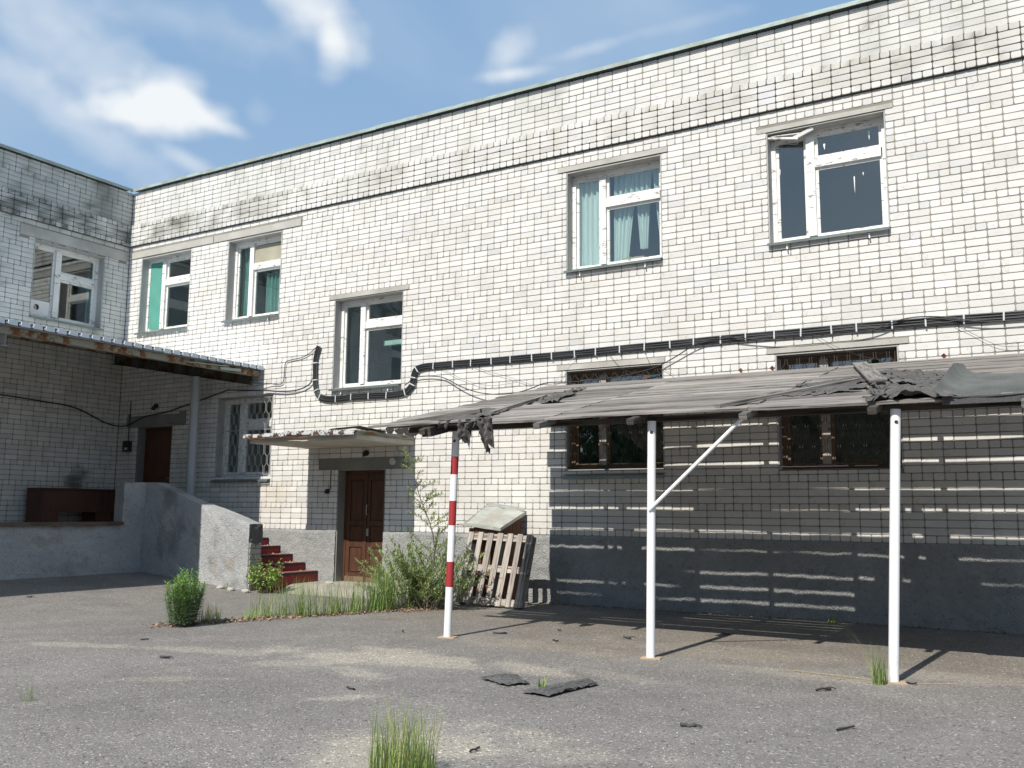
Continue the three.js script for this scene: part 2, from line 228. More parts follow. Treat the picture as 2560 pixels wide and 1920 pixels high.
// ───────── ground ─────────
const groundY = (x, z) => 0.235 * clamp((5.95 - x) / 3.05) * (1 - 0.35 * sstep(4, 9, z)) + 0.012 * (fbm(x * 0.35 + 40, z * 0.35 + 7, 3) - 0.5) * sstep(0.2, 1.5, z);
{
  const axis = (lo, a, b, hi, fine) => { const o = []; for (let k = lo, s = (a - lo) / 12; k < a - 1e-6; k += s) o.push(k); for (let k = a; k <= b + 1e-6; k += fine) o.push(k); for (let i = 1, k = b; k < hi; i++) { k += i * i * 0.7 + 0.6; o.push(Math.min(k, hi)); } return o; };
  const xs = axis(-60, 2.4, 19.5, 260, 0.055), zs = axis(-60, -0.2, 11.5, 320, 0.055), nx = xs.length, nz = zs.length;
  const pos = new Float32Array(nx * nz * 3), uv = new Float32Array(nx * nz * 2), col = new Float32Array(nx * nz * 3), idx = [];
  // drifts of pale sand lying on the asphalt: [x, z, half length, half width, turn, strength]
  const drifts = [[11.9, 5.85, 1.0, 0.42, -0.2, 1], [12.6, 5.62, 0.9, 0.3, 0.3, 0.95], [12.4, 6.5, 0.55, 0.22, 0.5, 0.7], [11.5, 6.45, 0.6, 0.3, -0.5, 0.55], [13.05, 7.38, 0.36, 0.13, -0.9, 0.85], [14.45, 8.35, 0.85, 0.55, -0.6, 0.95], [15.35, 7.95, 0.7, 0.3, -0.5, 0.45], [13.55, 5.5, 0.5, 0.28, 0.2, 0.8], [14.3, 5.35, 0.7, 0.2, 0.2, 0.4], [9.2, 6.7, 1.2, 0.16, -0.35, 0.6], [10.6, 6.3, 0.9, 0.12, -0.3, 0.5], [11.3, 7.6, 0.5, 0.1, -0.7, 0.35], [15.9, 4.4, 0.7, 0.25, 0.1, 0.5], [14.6, 3.5, 1.4, 0.5, 0, 0.3], [12.6, 4.2, 1.2, 0.35, 0, 0.35], [16.9, 3.8, 0.8, 0.3, 0, 0.4]];
  const sand = (x, z) => { let s = 0; const w = fbm(x * 1.6 + 11, z * 1.6 + 3, 4) - 0.5, w2 = fbm(x * 7 + 2, z * 7, 3) - 0.5; for (const [cx, cz, a, b, t, k] of drifts) { const dx = x - cx, dz = z - cz; if (Math.abs(dx) > 2.6 || Math.abs(dz) > 2.6) continue; const u = (dx * Math.cos(t) + dz * Math.sin(t)) / a, v = (dz * Math.cos(t) - dx * Math.sin(t)) / b; const d = Math.hypot(u, v) + w * 1.5 + w2 * 0.7; s = Math.max(s, k * (1 - sstep(0.55, 1.25, d))); } return s; };
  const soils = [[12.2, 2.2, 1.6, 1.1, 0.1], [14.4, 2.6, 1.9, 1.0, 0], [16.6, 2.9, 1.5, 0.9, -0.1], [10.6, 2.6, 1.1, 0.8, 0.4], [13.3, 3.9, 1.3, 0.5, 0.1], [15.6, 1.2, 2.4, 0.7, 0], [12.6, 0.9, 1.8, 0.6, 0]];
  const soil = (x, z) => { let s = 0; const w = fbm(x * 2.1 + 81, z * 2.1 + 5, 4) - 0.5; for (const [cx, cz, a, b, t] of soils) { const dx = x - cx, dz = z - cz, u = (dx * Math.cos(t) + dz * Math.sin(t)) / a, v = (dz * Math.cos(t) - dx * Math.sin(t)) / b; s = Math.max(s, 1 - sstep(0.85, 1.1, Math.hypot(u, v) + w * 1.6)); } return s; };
  for (let j = 0; j < nz; j++) for (let i = 0; i < nx; i++) {
    const x = xs[i], z = zs[j], k = j * nx + i, near = x > 2 && x < 20 && z > -0.5 && z < 12;
    pos[k * 3] = x; pos[k * 3 + 1] = near || x < 20 ? groundY(x, z) : 0; pos[k * 3 + 2] = z; uv[k * 2] = x; uv[k * 2 + 1] = z;
    const a = fbm(x * 0.5 + 5, z * 0.5 + 9, 4) - 0.5, b = fbm(x * 2.2 + 50, z * 2.2 + 31, 4) - 0.5, s = near ? sand(x, z) : 0;
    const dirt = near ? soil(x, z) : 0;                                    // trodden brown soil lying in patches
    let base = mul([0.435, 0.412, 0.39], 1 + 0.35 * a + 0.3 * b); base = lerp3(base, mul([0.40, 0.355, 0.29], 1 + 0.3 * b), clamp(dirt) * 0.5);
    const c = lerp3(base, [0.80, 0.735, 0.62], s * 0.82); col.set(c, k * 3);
  }
  for (let j = 0; j < nz - 1; j++) for (let i = 0; i < nx - 1; i++) { const a = j * nx + i, b = a + 1, c = a + nx, d = c + 1; idx.push(a, c, b, b, c, d); }
  const g = new THREE.BufferGeometry(); g.setAttribute('position', new THREE.BufferAttribute(pos, 3)); g.setAttribute('uv', new THREE.BufferAttribute(uv, 2)); g.setAttribute('color', new THREE.BufferAttribute(col, 3)); g.setIndex(idx); g.computeVertexNormals();
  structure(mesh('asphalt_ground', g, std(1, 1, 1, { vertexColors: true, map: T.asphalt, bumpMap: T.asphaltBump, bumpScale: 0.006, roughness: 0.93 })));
}

// ───────── building: openings ─────────
// main wall: z = 0 facing +z; side wing: x = 0 facing +x (u runs along -z)
const OPEN = {
  A: [0.44, 2.05, 5.22, 6.90], B: [3.18, 4.69, 5.22, 6.90], C: [6.145, 7.76, 3.64, 5.33], D: [11.065, 12.71, 5.26, 6.905], E: [14.345, 15.97, 5.24, 6.895],
  G: [3.10, 4.65, 2.03, 3.635], P: [11.05, 12.70, 2.05, 3.63], Q: [14.38, 15.995, 2.0, 3.625], doorMain: [6.36, 7.46, 0.12, 2.125], doorPorch: [0.66, 1.765, 1.02, 3.125],
};
const SIDE = { W: [-2.215, -0.605, 5.26, 6.84], W2: [-6.4, -4.8, 5.26, 6.84], W3: [-10.6, -9.0, 5.26, 6.84] };
const LINT = [[0.08, 2.72, 6.93, 7.075], [2.74, 5.205, 6.93, 7.075], [6.01, 7.89, 5.335, 5.425], [10.915, 12.82, 6.925, 7.012], [14.206, 16.08, 6.905, 6.975], [10.90, 12.73, 3.64, 3.725], [14.265, 16.13, 3.64, 3.715], [5.90, 7.98, 2.14, 2.345], [0.28, 2.17, 3.165, 3.375]];
const SLINT = [[-2.55, -0.07, 6.87, 7.09], [-6.7, -4.5, 6.87, 7.05], [-10.9, -8.7, 6.87, 7.05]];
const Y0 = 1.045, CO = 0.0995, BW = 0.2615;

const building = thing('brick_building', 'two-storey white brick building with a side wing and parapet roof', 'building');

function wallCore(u0, u1, y0, y1, holes, depth) {
  const s = new THREE.Shape(); s.moveTo(u0, y0); s.lineTo(u1, y0); s.lineTo(u1, y1); s.lineTo(u0, y1); s.closePath();
  for (const [a, b, c, d] of holes) { const h = new THREE.Path(); h.moveTo(a, c); h.lineTo(a, d); h.lineTo(b, d); h.lineTo(b, c); h.closePath(); s.holes.push(h); }
  const g = new THREE.ExtrudeGeometry(s, { depth, bevelEnabled: false }); g.translate(0, 0, -depth - 0.008); return metreUV(g);
}
part('wall', wallCore(-0.42, 24, -0.4, 8.46, Object.values(OPEN), 0.40), M.mortar, building);
{ const g = wallCore(-18, 0.0, -0.4, 8.46, Object.values(SIDE), 0.40); g.rotateY(Math.PI / 2); part('wall', g, M.mortar, building); }

// bricks: header course every fourth, three stacked stretcher courses between; a ledge of five courses stands 5 cm proud
function coursesOf(u0, u1, openings, lintels, field) {
  const out = [], rn = rng(u0 < -1 ? 91 : 17);
  for (let k = 0; k <= 74; k++) {
    const y = Y0 + k * CO, top = Math.min(y + CO, 8.475), ledge = k >= 62 && k <= 66;
    const header = k < 62 ? k % 4 === 0 : (k === 62 || k === 66 || k === 71);
    const gi = k < 62 ? Math.floor(k / 4) : k < 67 ? 21 : k < 71 ? 22 : 23, pitch = header ? BW / 2 : BW, off = header ? 0 : (gi % 2) * BW / 2;
    const cuts = []; for (const [a, b, c, d] of [...openings, ...lintels]) if (c < top - 0.012 && d > y + 0.012) cuts.push([a, b, c > y + 0.045 || d < top - 0.045 ? 1 : 0, c, d]);
    for (let u = u0 + off - pitch * 2; u < u1; u += pitch) {
      let spans = [[Math.max(u, u0), Math.min(u + pitch, u1)]];
      let yy0 = y, yy1 = top;
      for (const [a, b, partial, c, d] of cuts) {
        if (b <= u || a >= u + pitch) continue;
        if (partial && a <= u + 0.02 && b >= u + pitch - 0.02) { if (c > y + 0.045 && c - y > 0.03) { yy1 = Math.min(yy1, c); continue; } if (d < top - 0.045) { yy0 = Math.max(yy0, d); continue; } }
        spans = spans.flatMap(([p, q]) => { const r = []; if (a > p) r.push([p, Math.min(q, a)]); if (b < q) r.push([Math.max(p, b), q]); return r; });
      }
      for (const [p, q] of spans) { if (q - p < 0.035 || yy1 - yy0 < 0.03) continue; const b = { u0: p, u1: q, y0: yy0, y1: yy1, ledge, header, k, rn }; b.tone = baseTone(rn); b.field = field; b.c = fieldColour(b.tone, field((p + q) / 2, (yy0 + yy1) / 2, b)); b.j = [rn() - 0.5, rn() - 0.5, rn() - 0.5, rn() - 0.5]; out.push(b); }
    }
  }
  return out;
}
const baseTone = (rn) => { const t = 0.655 + 0.05 * (rn() - 0.5) * 2, q = rn(); const w = q < 0.12 ? [0.95, 0.955, 0.965] : q < 0.22 ? [1.01, 0.985, 0.945] : [1, 0.99, 0.958]; const dk = rn() < 0.05 ? 0.9 : 1; return mul(w, t * dk); };
// stains: algae, soot and run-off seen on the photograph; they cross the joints, so each corner of a brick reads the field
const streak = (u, y) => 0.5 * fbm(u * 1.1 + 3, y * 0.5 + 8, 3) + 0.5 * fbm(u * 5.5 + 17, y * 1.1 + 2, 3);
const mainField = (u, y, b) => {
  const n = streak(u, y), fine = fbm(u * 9 + 5, y * 9, 3);
  if (b.ledge) { const m = sstep(0.34, 0.60, n + 0.25 * (fine - 0.5)) * (b.k === 66 ? 1 : b.k > 62 ? 0.8 : 0.4), l = sstep(6.5, 0.5, u) * sstep(0.32, 0.66, n * 0.6 + fine * 0.4); return [[0.43, 0.41, 0.345], m * 0.55, [0.17, 0.17, 0.15], clamp(l * 0.75 + (b.k > 64 ? 0.6 : 0.3) * sstep(0.60, 0.74, fine * 0.6 + n * 0.4))]; }
  if (b.k > 66) return [[0.44, 0.45, 0.41], sstep(0.40, 0.68, n) * 0.45 + sstep(4, 0, u) * 0.2 * fine, [0.22, 0.225, 0.21], 0.5 * sstep(0.62, 0.78, n * 0.5 + fine * 0.5)];
  if (y < 1.9 && u > 4.2 && u < 5.5) return [[0.60, 0.50, 0.38], 0.6 * sstep(0.4, 0.7, n), [0, 0, 0], 0];
  return [[0.50, 0.485, 0.45], 0.35 * sstep(0.52, 0.72, n), [0.62, 0.56, 0.51], 0.22 * sstep(0.55, 0.75, fbm(u * 0.6 + 70, y * 1.2, 2))];
};
const sideField = (u, y, b) => {
  const n = streak(u + 40, y), fine = fbm(u * 8 + 25, y * 8, 3), run = sstep(0.42, 0.05, Math.abs(u + 0.72 + 0.25 * (fine - 0.5))) * sstep(6.9, 7.5, y);
  if (b.ledge) return [[0.30, 0.33, 0.305], 0.65 * sstep(0.3, 0.55, n), [0.075, 0.085, 0.075], 0.85 * sstep(0.44, 0.64, n * 0.55 + fine * 0.45)];
  if (y > 6.9) return [[0.40, 0.43, 0.40], 0.75 * sstep(0.34, 0.6, n), [0.12, 0.13, 0.115], clamp(0.7 * run + 0.6 * sstep(0.55, 0.72, n * 0.6 + fine * 0.4))];
  if (y > 4.3) return [[0.42, 0.46, 0.43], 0.55 * sstep(0.4, 0.66, n), [0.2, 0.21, 0.19], 0.5 * sstep(0.6, 0.75, n * 0.5 + fine * 0.5)];
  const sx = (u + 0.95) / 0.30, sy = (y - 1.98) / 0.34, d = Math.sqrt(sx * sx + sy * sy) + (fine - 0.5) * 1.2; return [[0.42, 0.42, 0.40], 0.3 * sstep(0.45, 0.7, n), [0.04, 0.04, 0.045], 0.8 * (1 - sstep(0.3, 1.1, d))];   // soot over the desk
};
const fieldColour = (c, f) => lerp3(lerp3(c, f[0], clamp(f[1])), f[2], clamp(f[3]));
// one brick: rounded front outline, a bevel ring and sides
function brickRing(w, h, c) { const a = w / 2, b = h / 2; return [[-a + c, -b], [a - c, -b], [a, -b + c], [a, b - c], [a - c, b], [-a + c, b], [-a, b - c], [-a, -b + c]]; }
function pushBrick(B, w, h, depth, place, col, uo, vo) {
  const bev = 0.0045, c = Math.min(0.013, w * 0.2), o = brickRing(w, h, c), f = brickRing(w - 2 * bev, h - 2 * bev, c * 0.9), base = B.pos.length / 3, p = V(), n = V();
  const vert = (x, y, z, nx, ny, nz) => { place(p.set(x, y, z), n.set(nx, ny, nz)); B.pos.push(p.x, p.y, p.z); B.nor.push(n.x, n.y, n.z); B.uv.push(x + uo, y + vo); if (B.col) B.col.push(...(typeof col === 'function' ? col(x, y) : col)); };
  for (const [x, y] of f) vert(x, y, 0, 0, 0, 1);
  const dir = [[-0.38, -0.92], [0.38, -0.92], [0.92, -0.38], [0.92, 0.38], [0.38, 0.92], [-0.38, 0.92], [-0.92, 0.38], [-0.92, -0.38]];
  for (let i = 0; i < 8; i++) vert(f[i][0], f[i][1], 0, dir[i][0] * 0.35, dir[i][1] * 0.35, 0.93);
  for (let i = 0; i < 8; i++) vert(o[i][0], o[i][1], -bev, dir[i][0], dir[i][1], 0.25);
  for (let i = 0; i < 8; i++) vert(o[i][0], o[i][1], -depth, dir[i][0], dir[i][1], 0);
  for (let i = 1; i < 7; i++) B.idx.push(base, base + i, base + i + 1);
  for (const r of [8, 16]) for (let i = 0; i < 8; i++) { const a = base + r + i, b = base + r + (i + 1) % 8; B.idx.push(a, a + 8, b, b, a + 8, b + 8); }
}
const buf = (withCol = true) => ({ pos: [], nor: [], uv: [], col: withCol ? [] : null, idx: [] });
function bufGeo(B) { const g = new THREE.BufferGeometry(); g.setAttribute('position', new THREE.Float32BufferAttribute(B.pos, 3)); g.setAttribute('normal', new THREE.Float32BufferAttribute(B.nor, 3)); g.setAttribute('uv', new THREE.Float32BufferAttribute(B.uv, 2)); if (B.col) g.setAttribute('color', new THREE.Float32BufferAttribute(B.col, 3)); g.setIndex(B.idx); return g; }
{
  const mainB = coursesOf(0.0, 22, Object.values(OPEN), LINT, mainField), sideB = coursesOf(-17, 0.0, Object.values(SIDE), SLINT, sideField);
  // the 300 bricks that show largest from the yard become parts of their own
  camera.updateMatrixWorld(); camera.updateProjectionMatrix();
  const q = V(), eye = camera.position;
  for (const b of mainB) {
    const x = (b.u0 + b.u1) / 2, y = (b.y0 + b.y1) / 2; q.set(x, y, 0).project(camera); b.show = 0;
    if (Math.abs(q.x) > 0.985 || Math.abs(q.y) > 0.985) continue;
    const dz = eye.z, dy = y - eye.y, t = (3.41 - eye.y - 0.232 * eye.z) / (dy - 0.232 * dz); // where the view ray meets the lean-to roof
    const hz = eye.z * (1 - t), hx = eye.x + (x - eye.x) * t; if (t > 0 && t < 1 && hz > 0 && hz < 4.6 && hx > 10.7) continue;
    const d2 = (x - eye.x) ** 2 + dy * dy + dz * dz; b.show = (b.u1 - b.u0) * (b.y1 - b.y0) * dz / Math.pow(d2, 1.5);
  }
  const big = new Set([...mainB].sort((a, b) => b.show - a.show).slice(0, 300)), B = buf();
  const dims = (b) => [b.u1 - b.u0 - 0.0105 + b.j[3] * 0.003, b.y1 - b.y0 - 0.0105 + b.j[2] * 0.003];
  const placer = (b, side) => { const u = (b.u0 + b.u1) / 2, y = (b.y0 + b.y1) / 2, out = (b.ledge ? 0.05 : 0) + b.j[0] * 0.005, a = b.j[1] * 0.014, s = Math.sin(a), c = Math.cos(a), ty = b.j[2] * 0.012, tx = b.j[3] * 0.012; return (p, n) => { const x = p.x * c - p.y * s, yy = p.x * s + p.y * c, z = p.z + out + x * ty + yy * tx; const nx = n.x - ty, ny = n.y - tx, nz = n.z; if (side) { p.set(z, y + yy, -(u + x)); n.set(nz, ny, -nx); } else { p.set(u + x, y + yy, z); n.set(nx, ny, nz); } }; };
  for (const [list, side] of [[mainB, false], [sideB, true]]) for (const b of list) if (!big.has(b)) { const [w, h] = dims(b); pushBrick(B, w, h, b.ledge ? 0.075 : 0.022, placer(b, side), (x, y) => fieldColour(b.tone, b.field((b.u0 + b.u1) / 2 + x, (b.y0 + b.y1) / 2 + y, b)), (b.u0 + b.u1) / 2 + b.k * 0.37, (b.y0 + b.y1) / 2 * 1.7); }
  const rest = part('brickwork', bufGeo(B), M.brick, building); rest.userData.kind = 'stuff';
  const tones = [0.59, 0.62, 0.645, 0.665, 0.69, 0.715].map((k) => new THREE.MeshStandardMaterial({ color: new THREE.Color().setRGB(k, k * 0.99, k * 0.955), map: T.brick, bumpMap: T.brickBump, bumpScale: 0.003, roughness: 0.92, side: THREE.DoubleSide }));
  const cache = new Map(), rb = rng(8);
  for (const b of big) {
    const [w, h] = dims(b), kw = Math.round(w * 50) / 50, kh = Math.round(h * 100) / 100, v = Math.floor(rb() * 5), key = `${kw},${kh},${v}`;
    if (!cache.has(key)) { const G = buf(false); pushBrick(G, kw, kh, 0.022, () => {}, null, v * 0.83 + kw, v * 1.37); cache.set(key, bufGeo(G)); }
    const m = part('brick', cache.get(key), tones[clamp(Math.round((b.c[0] - 0.59) / 0.025), 0, 5)], building);
    m.position.set((b.u0 + b.u1) / 2, (b.y0 + b.y1) / 2, (b.ledge ? 0.05 : 0) + b.j[0] * 0.005); m.scale.set(w / kw, h / kh, b.ledge ? 3.4 : 1); m.rotation.set(-b.j[3] * 0.012, -b.j[2] * 0.012 * -1, b.j[1] * 0.014);
  }
}
// mortar bed of the ledge, plinth, coping, roof
part('ledge', [span(0.035, 22, Y0 + 62 * CO + 0.004, Y0 + 67 * CO - 0.004, -0.005, 0.038), span(-0.005, 0.038, Y0 + 62 * CO + 0.004, Y0 + 67 * CO - 0.004, 0.04, 17)], M.ledgeMortar, building);
function plinthSheet(x0, x1, y0, y1, z0, seed, frame) {
  const nx = Math.round((x1 - x0) / 0.035), ny = Math.round((y1 - y0) / 0.035), g = new THREE.PlaneGeometry(x1 - x0, y1 - y0, nx, ny); g.translate((x0 + x1) / 2, (y0 + y1) / 2, z0); const p = g.attributes.position, uv = g.attributes.uv;
  for (let i = 0; i < p.count; i++) { const x = p.getX(i), y = p.getY(i), e = y > y1 - 0.01 ? 1 : 0; p.setZ(i, z0 + (fbm(x * 9 + seed, y * 9, 3) - 0.5) * 0.03 + (fbm(x * 26, y * 26 + seed, 2) - 0.5) * 0.014 - e * 0.02); if (e) p.setY(i, y1 + (fbm(x * 3 + seed, 2.2, 3) - 0.5) * 0.045); uv.setXY(i, x + seed, y); }
  g.computeVertexNormals(); if (frame) g.applyMatrix4(frame); return g.toNonIndexed();
}
part('plinth', [plinthSheet(-0.2, 6.36, -0.05, 1.045, 0.022, 1), span(6.335, 6.36, -0.05, 1.03, -0.19, 0.01)], M.plinth, building);
part('plinth', [plinthSheet(7.46, 22, -0.05, 1.045, 0.022, 5), span(7.46, 7.485, -0.05, 1.03, -0.19, 0.01)], M.plinth, building);
part('plinth', plinthSheet(-17, 0, -0.05, 1.045, 0.02, 9, new THREE.Matrix4().makeRotationY(Math.PI / 2)), M.plinth, building);
{ const rc = rng(4);
  for (let x = 0.0; x < 22; x += 2.35) { const e = Math.min(22, x + 2.38), dy = (rc() - 0.5) * 0.012; part('coping', [box(e - x, 0.012, 0.52, (x + e) / 2, 8.545 + dy, -0.19, 0.03, 0, (rc() - 0.5) * 0.004), box(e - x, 0.062, 0.008, (x + e) / 2, 8.515 + dy, 0.072, 0.05, 0, (rc() - 0.5) * 0.004)], M.coping, building); }
  for (let z = 0.08; z < 17; z += 2.35) { const e = Math.min(17, z + 2.38), dy = (rc() - 0.5) * 0.012; part('coping', [box(0.52, 0.012, e - z, -0.19, 8.545 + dy, (z + e) / 2, 0, 0, -0.03), box(0.008, 0.062, e - z, 0.072, 8.515 + dy, (z + e) / 2, 0, 0, -0.05)], M.coping, building); }
}
part('roof', [span(-7, 24, 8.0, 8.2, -8, -0.42), span(-7, -0.42, 8.0, 8.2, -0.42, 17)], M.darkLintel, building);
// rooms: rear walls, storey slabs and partitions close the shell
part('interior', [span(-7, 24, -0.4, 8.2, -8.2, -8), span(-7.2, -7, -0.4, 8.2, -8.2, 17), span(24, 24.2, -0.4, 8.46, -8.2, 0), span(-7, -0.011, -0.4, 8.46, 17, 17.2), span(-7, 5.5, 3.95, 4.2, -8, -0.42), span(8.55, 24, 3.95, 4.2, -8, -0.42), span(-7, -0.42, 3.95, 4.2, -0.42, 17), span(-7, 24, 0.75, 1.0, -8, -0.42),
  ...[2.6, 5.5, 8.4, 13.5, 17.5, 21].map((x) => span(x, x + 0.15, 1.0, 8.0, -8, -0.42)), span(-7, -0.42, 1, 8, 3.2, 3.35), span(-7, -0.42, 1, 8, 7.6, 7.75), span(-0.42, -0.2, 1, 8, -8, -0.42), span(2.75, 24, 1, 8, -3.9, -3.75)], M.interior, building);
for (const [a, b, c, d] of LINT.slice(0, 7)) { const g = cbox(b - a, d - c - 0.004, 0.14, 0.006); g.translate((a + b) / 2, (c + d) / 2, -0.065 + 0.006); part('lintel', g, M.lintel, building); }
for (const [a, b, c, d] of LINT.slice(7)) { const g = cbox(b - a, d - c - 0.004, 0.2, 0.006); g.translate((a + b) / 2, (c + d) / 2, -0.09); part('lintel', g, M.darkLintel, building); }
for (const [a, b, c, d] of SLINT) { const g = cbox(b - a, d - c - 0.004, 0.14, 0.006); g.rotateY(Math.PI / 2); g.translate(-0.062, (c + d) / 2, -(a + b) / 2); part('lintel', g, M.lintel, building); }

// ───────── windows (parts of the building) ─────────
function makeWindow(o, side, opt = {}) {
  const [a, b, c, d] = o, W = b - a, H = d - c, w = group('window', building), fz = -0.185, fm = opt.brown ? M.brownFrame : M.frame;
  if (opt.label) w.userData.label = opt.label;
  if (side) { w.position.set(0, c, -a); w.rotation.y = Math.PI / 2; } else w.position.set(a, c, 0);
  const fr = 0.065, mx = W * (opt.mull ?? 0.345), mw = 0.115, ty = H * (opt.trans ?? 0.66), th = 0.135;
  part('reveal', [span(-0.002, 0.014, 0.0, H, -0.40, -0.006), span(W - 0.014, W + 0.002, 0.0, H, -0.40, -0.006), span(0.014, W - 0.014, H - 0.014, H - 0.001, -0.40, -0.006), span(0.014, W - 0.014, 0.001, 0.016, -0.40, -0.05)], M.plaster, w);
  part('frame', [span(0.014, 0.014 + fr, 0.016, H - 0.014, fz - 0.09, fz), span(W - 0.014 - fr, W - 0.014, 0.016, H - 0.014, fz - 0.09, fz), span(0.014 + fr, W - 0.014 - fr, H - 0.014 - fr, H - 0.014, fz - 0.09, fz - 0.003), span(0.014 + fr, W - 0.014 - fr, 0.016, 0.016 + fr * 0.8, fz - 0.09, fz - 0.003)], fm, w);
  { const g = cbox(mw, H - 0.16, 0.1, 0.008); g.translate(mx, H / 2, fz - 0.03); part('mullion', g, opt.brown ? M.mullionGrey : fm, w); }
  { const L = W - 0.09 - mx - mw / 2, g = cbox(L, th, 0.09, 0.008); g.translate(mx + mw / 2 + L / 2 - 0.004, ty, fz - 0.036); part('transom', g, fm, w); }
  const sash = (x0, x1, y0, y1, open = 0, glass = true) => {
    const t = 0.042, x = x1 - x0, g = [span(0, t, y0, y1, -0.02, 0.02), span(x - t, x, y0, y1, -0.02, 0.02), span(t, x - t, y0, y0 + t, -0.019, 0.019), span(t, x - t, y1 - t, y1, -0.019, 0.019)];
    const s = part('sash', g, fm, w); s.position.set(x0, 0, fz - 0.05); s.rotation.y = open;
    if (glass) { const p = part('pane', span(t - 0.004, x - t + 0.004, y0 + t - 0.004, y1 - t + 0.004, -0.003, 0.003), M.glass, w); p.position.copy(s.position); p.rotation.copy(s.rotation); }
  };
  const xl0 = 0.014 + fr, xl1 = mx - mw / 2, xr0 = mx + mw / 2, xr1 = W - 0.014 - fr, yb = 0.016 + fr * 0.8, yt = H - 0.014 - fr;
  sash(xl0, xl1, yb, yt, opt.open ?? 0, !opt.noLeft); sash(xr0, xr1, yb, ty - th / 2, 0); sash(xr0, xr1, ty + th / 2, yt, 0, !opt.noTop);
  // drip sill of bent sheet metal with two straps
  if (!opt.noSill) {
    const over = 0.075, sl = opt.sillDrop ?? 0.03, g = [box(W + 0.02, 0.004, 0.19 + over, W / 2, 0.012 - sl / 2, (over - 0.19) / 2 + 0.006, Math.atan2(sl, 0.19 + over), 0, 0), box(W + 0.02, 0.03 + (opt.lip ?? 0), 0.004, W / 2, -sl - 0.008 - (opt.lip ?? 0) / 2, over + 0.006, 0.12, 0, 0)];
    part('sill', g, M.sill, w);
    if (!opt.noStraps) for (const k of [0.16, 0.84]) part('strap', box(0.02, 0.10, 0.003, W * k, -0.085, 0.045, -0.35, 0, 0.12), M.clip, w);
  }
  return w;
}
makeWindow(OPEN.A, false, { noLeft: true, label: 'window with teal film across its left sash' });
makeWindow(OPEN.B, false, { noTop: true, label: 'window with a beige board in its upper right light' });
makeWindow(OPEN.C, false, { label: 'lower stair window above the cable loop', trans: 0.70 });
makeWindow(OPEN.D, false, { open: 0.13, label: 'window with pale drapes and a box behind the glass' });
makeWindow(OPEN.E, false, { label: 'large window reflecting grey sky', trans: 0.695, mull: 0.355 });
makeWindow(SIDE.W, true, { label: 'side wing window with white panel in the corner', mull: 0.40, trans: 0.62 });
makeWindow(SIDE.W2, true, {}); makeWindow(SIDE.W3, true, {});
makeWindow(OPEN.G, false, { label: 'barred window on the raised ground floor', sillDrop: 0.07 });
makeWindow(OPEN.P, false, { brown: true, label: 'barred brown window behind the lean-to', sillDrop: 0.10, lip: 0.02, noStraps: true });
makeWindow(OPEN.Q, false, { brown: true, noSill: true, mull: 0.385, label: 'barred brown window at the shaded end of the lean-to' });
part('sill', span(14.385, 15.99, 1.985, 2.005, -0.19, -0.03), M.rustPlain, building);

// boards, film and the vent panel fixed into windows
part('window_board', box(0.84, 0.42, 0.012, 4.19, 6.55, -0.215), M.ply, building);
part('window_film', (() => { const g = new THREE.PlaneGeometry(0.50, 1.52, 10, 30), p = g.attributes.position; for (let i = 0; i < p.count; i++) p.setZ(i, (fbm(p.getX(i) * 5 + 8, p.getY(i) * 3 + 4, 3) - 0.5) * 0.06); g.computeVertexNormals(); g.translate(0.72, 6.07, -0.205); return g; })(), M.tealFilm, building);
{ const s = new THREE.Shape(); s.moveTo(0, 0); s.lineTo(0.50, 0); s.lineTo(0.50, 0.30); s.lineTo(0, 0.30); s.closePath(); const h = new THREE.Path(); h.absarc(0.22, 0.16, 0.062, 0, Math.PI * 2); s.holes.push(h); const g = new THREE.ExtrudeGeometry(s, { depth: 0.012, bevelEnabled: false }); g.rotateY(Math.PI / 2); g.translate(-0.205, 5.335, 2.19); part('vent_panel', metreUV(g), M.white, building); }
// trim that has come loose in the head of the right-hand upper window
part('loose_trim', [box(0.46, 0.03, 0.05, 14.56, 6.80, -0.07, 0, 0, -0.2), box(0.30, 0.05, 0.06, 14.86, 6.82, -0.075, 0.2, 0, 0.33), box(0.42, 0.012, 0.09, 14.62, 6.845, -0.085, 0.2, 0, -0.07)], M.frame, building);

for (const [x, y, h, w] of [[15.50, 5.98, 0.24, 0.018], [15.62, 6.12, 0.05, 0.016], [15.11, 6.62, 0.09, 0.03], [15.72, 6.66, 0.13, 0.024], [14.47, 6.35, 0.10, 0.014]]) { const sh = new THREE.Shape(); sh.moveTo(-w / 2, h / 2); sh.quadraticCurveTo(0, h * 0.6, w / 2, h / 2); sh.quadraticCurveTo(w * 0.3, 0, w * 0.12, -h / 2); sh.quadraticCurveTo(-w * 0.3, -h * 0.2, -w / 2, h / 2); part('paint_drip', new THREE.ExtrudeGeometry(sh, { depth: 0.002, bevelEnabled: false }).translate(x, y, -0.231), M.white, building); }
// curtains, box and lamp behind the glass
function drape(name, label, x0, x1, y0, y1, z, mat, waves, gather = 0, grp, tie = 0) {
  const nx = Math.max(24, waves * 10), g = new THREE.PlaneGeometry(1, 1, nx, 10), p = g.attributes.position;
  for (let i = 0; i < p.count; i++) { const u = p.getX(i) + 0.5, v = p.getY(i) + 0.5, mid = (x0 + x1) / 2 + tie * (1 - v), hw = (x1 - x0) / 2 * (1 - gather * (1 - v)); p.setXYZ(i, mid + (u * 2 - 1) * hw, mix(y0, y1, v), z + 0.028 * Math.sin(u * waves * 6.283 + 0.7 * Math.sin(v * 3)) + 0.012 * Math.sin(u * waves * 15)); }
  g.computeVertexNormals(); return tag(mesh(name, g, mat), label, 'curtain', grp);
}
drape('drape', 'pale pleated drape behind the narrow sash of the drape window', 11.15, 11.66, 5.30, 6.86, -0.32, M.whiteCurtain, 5);
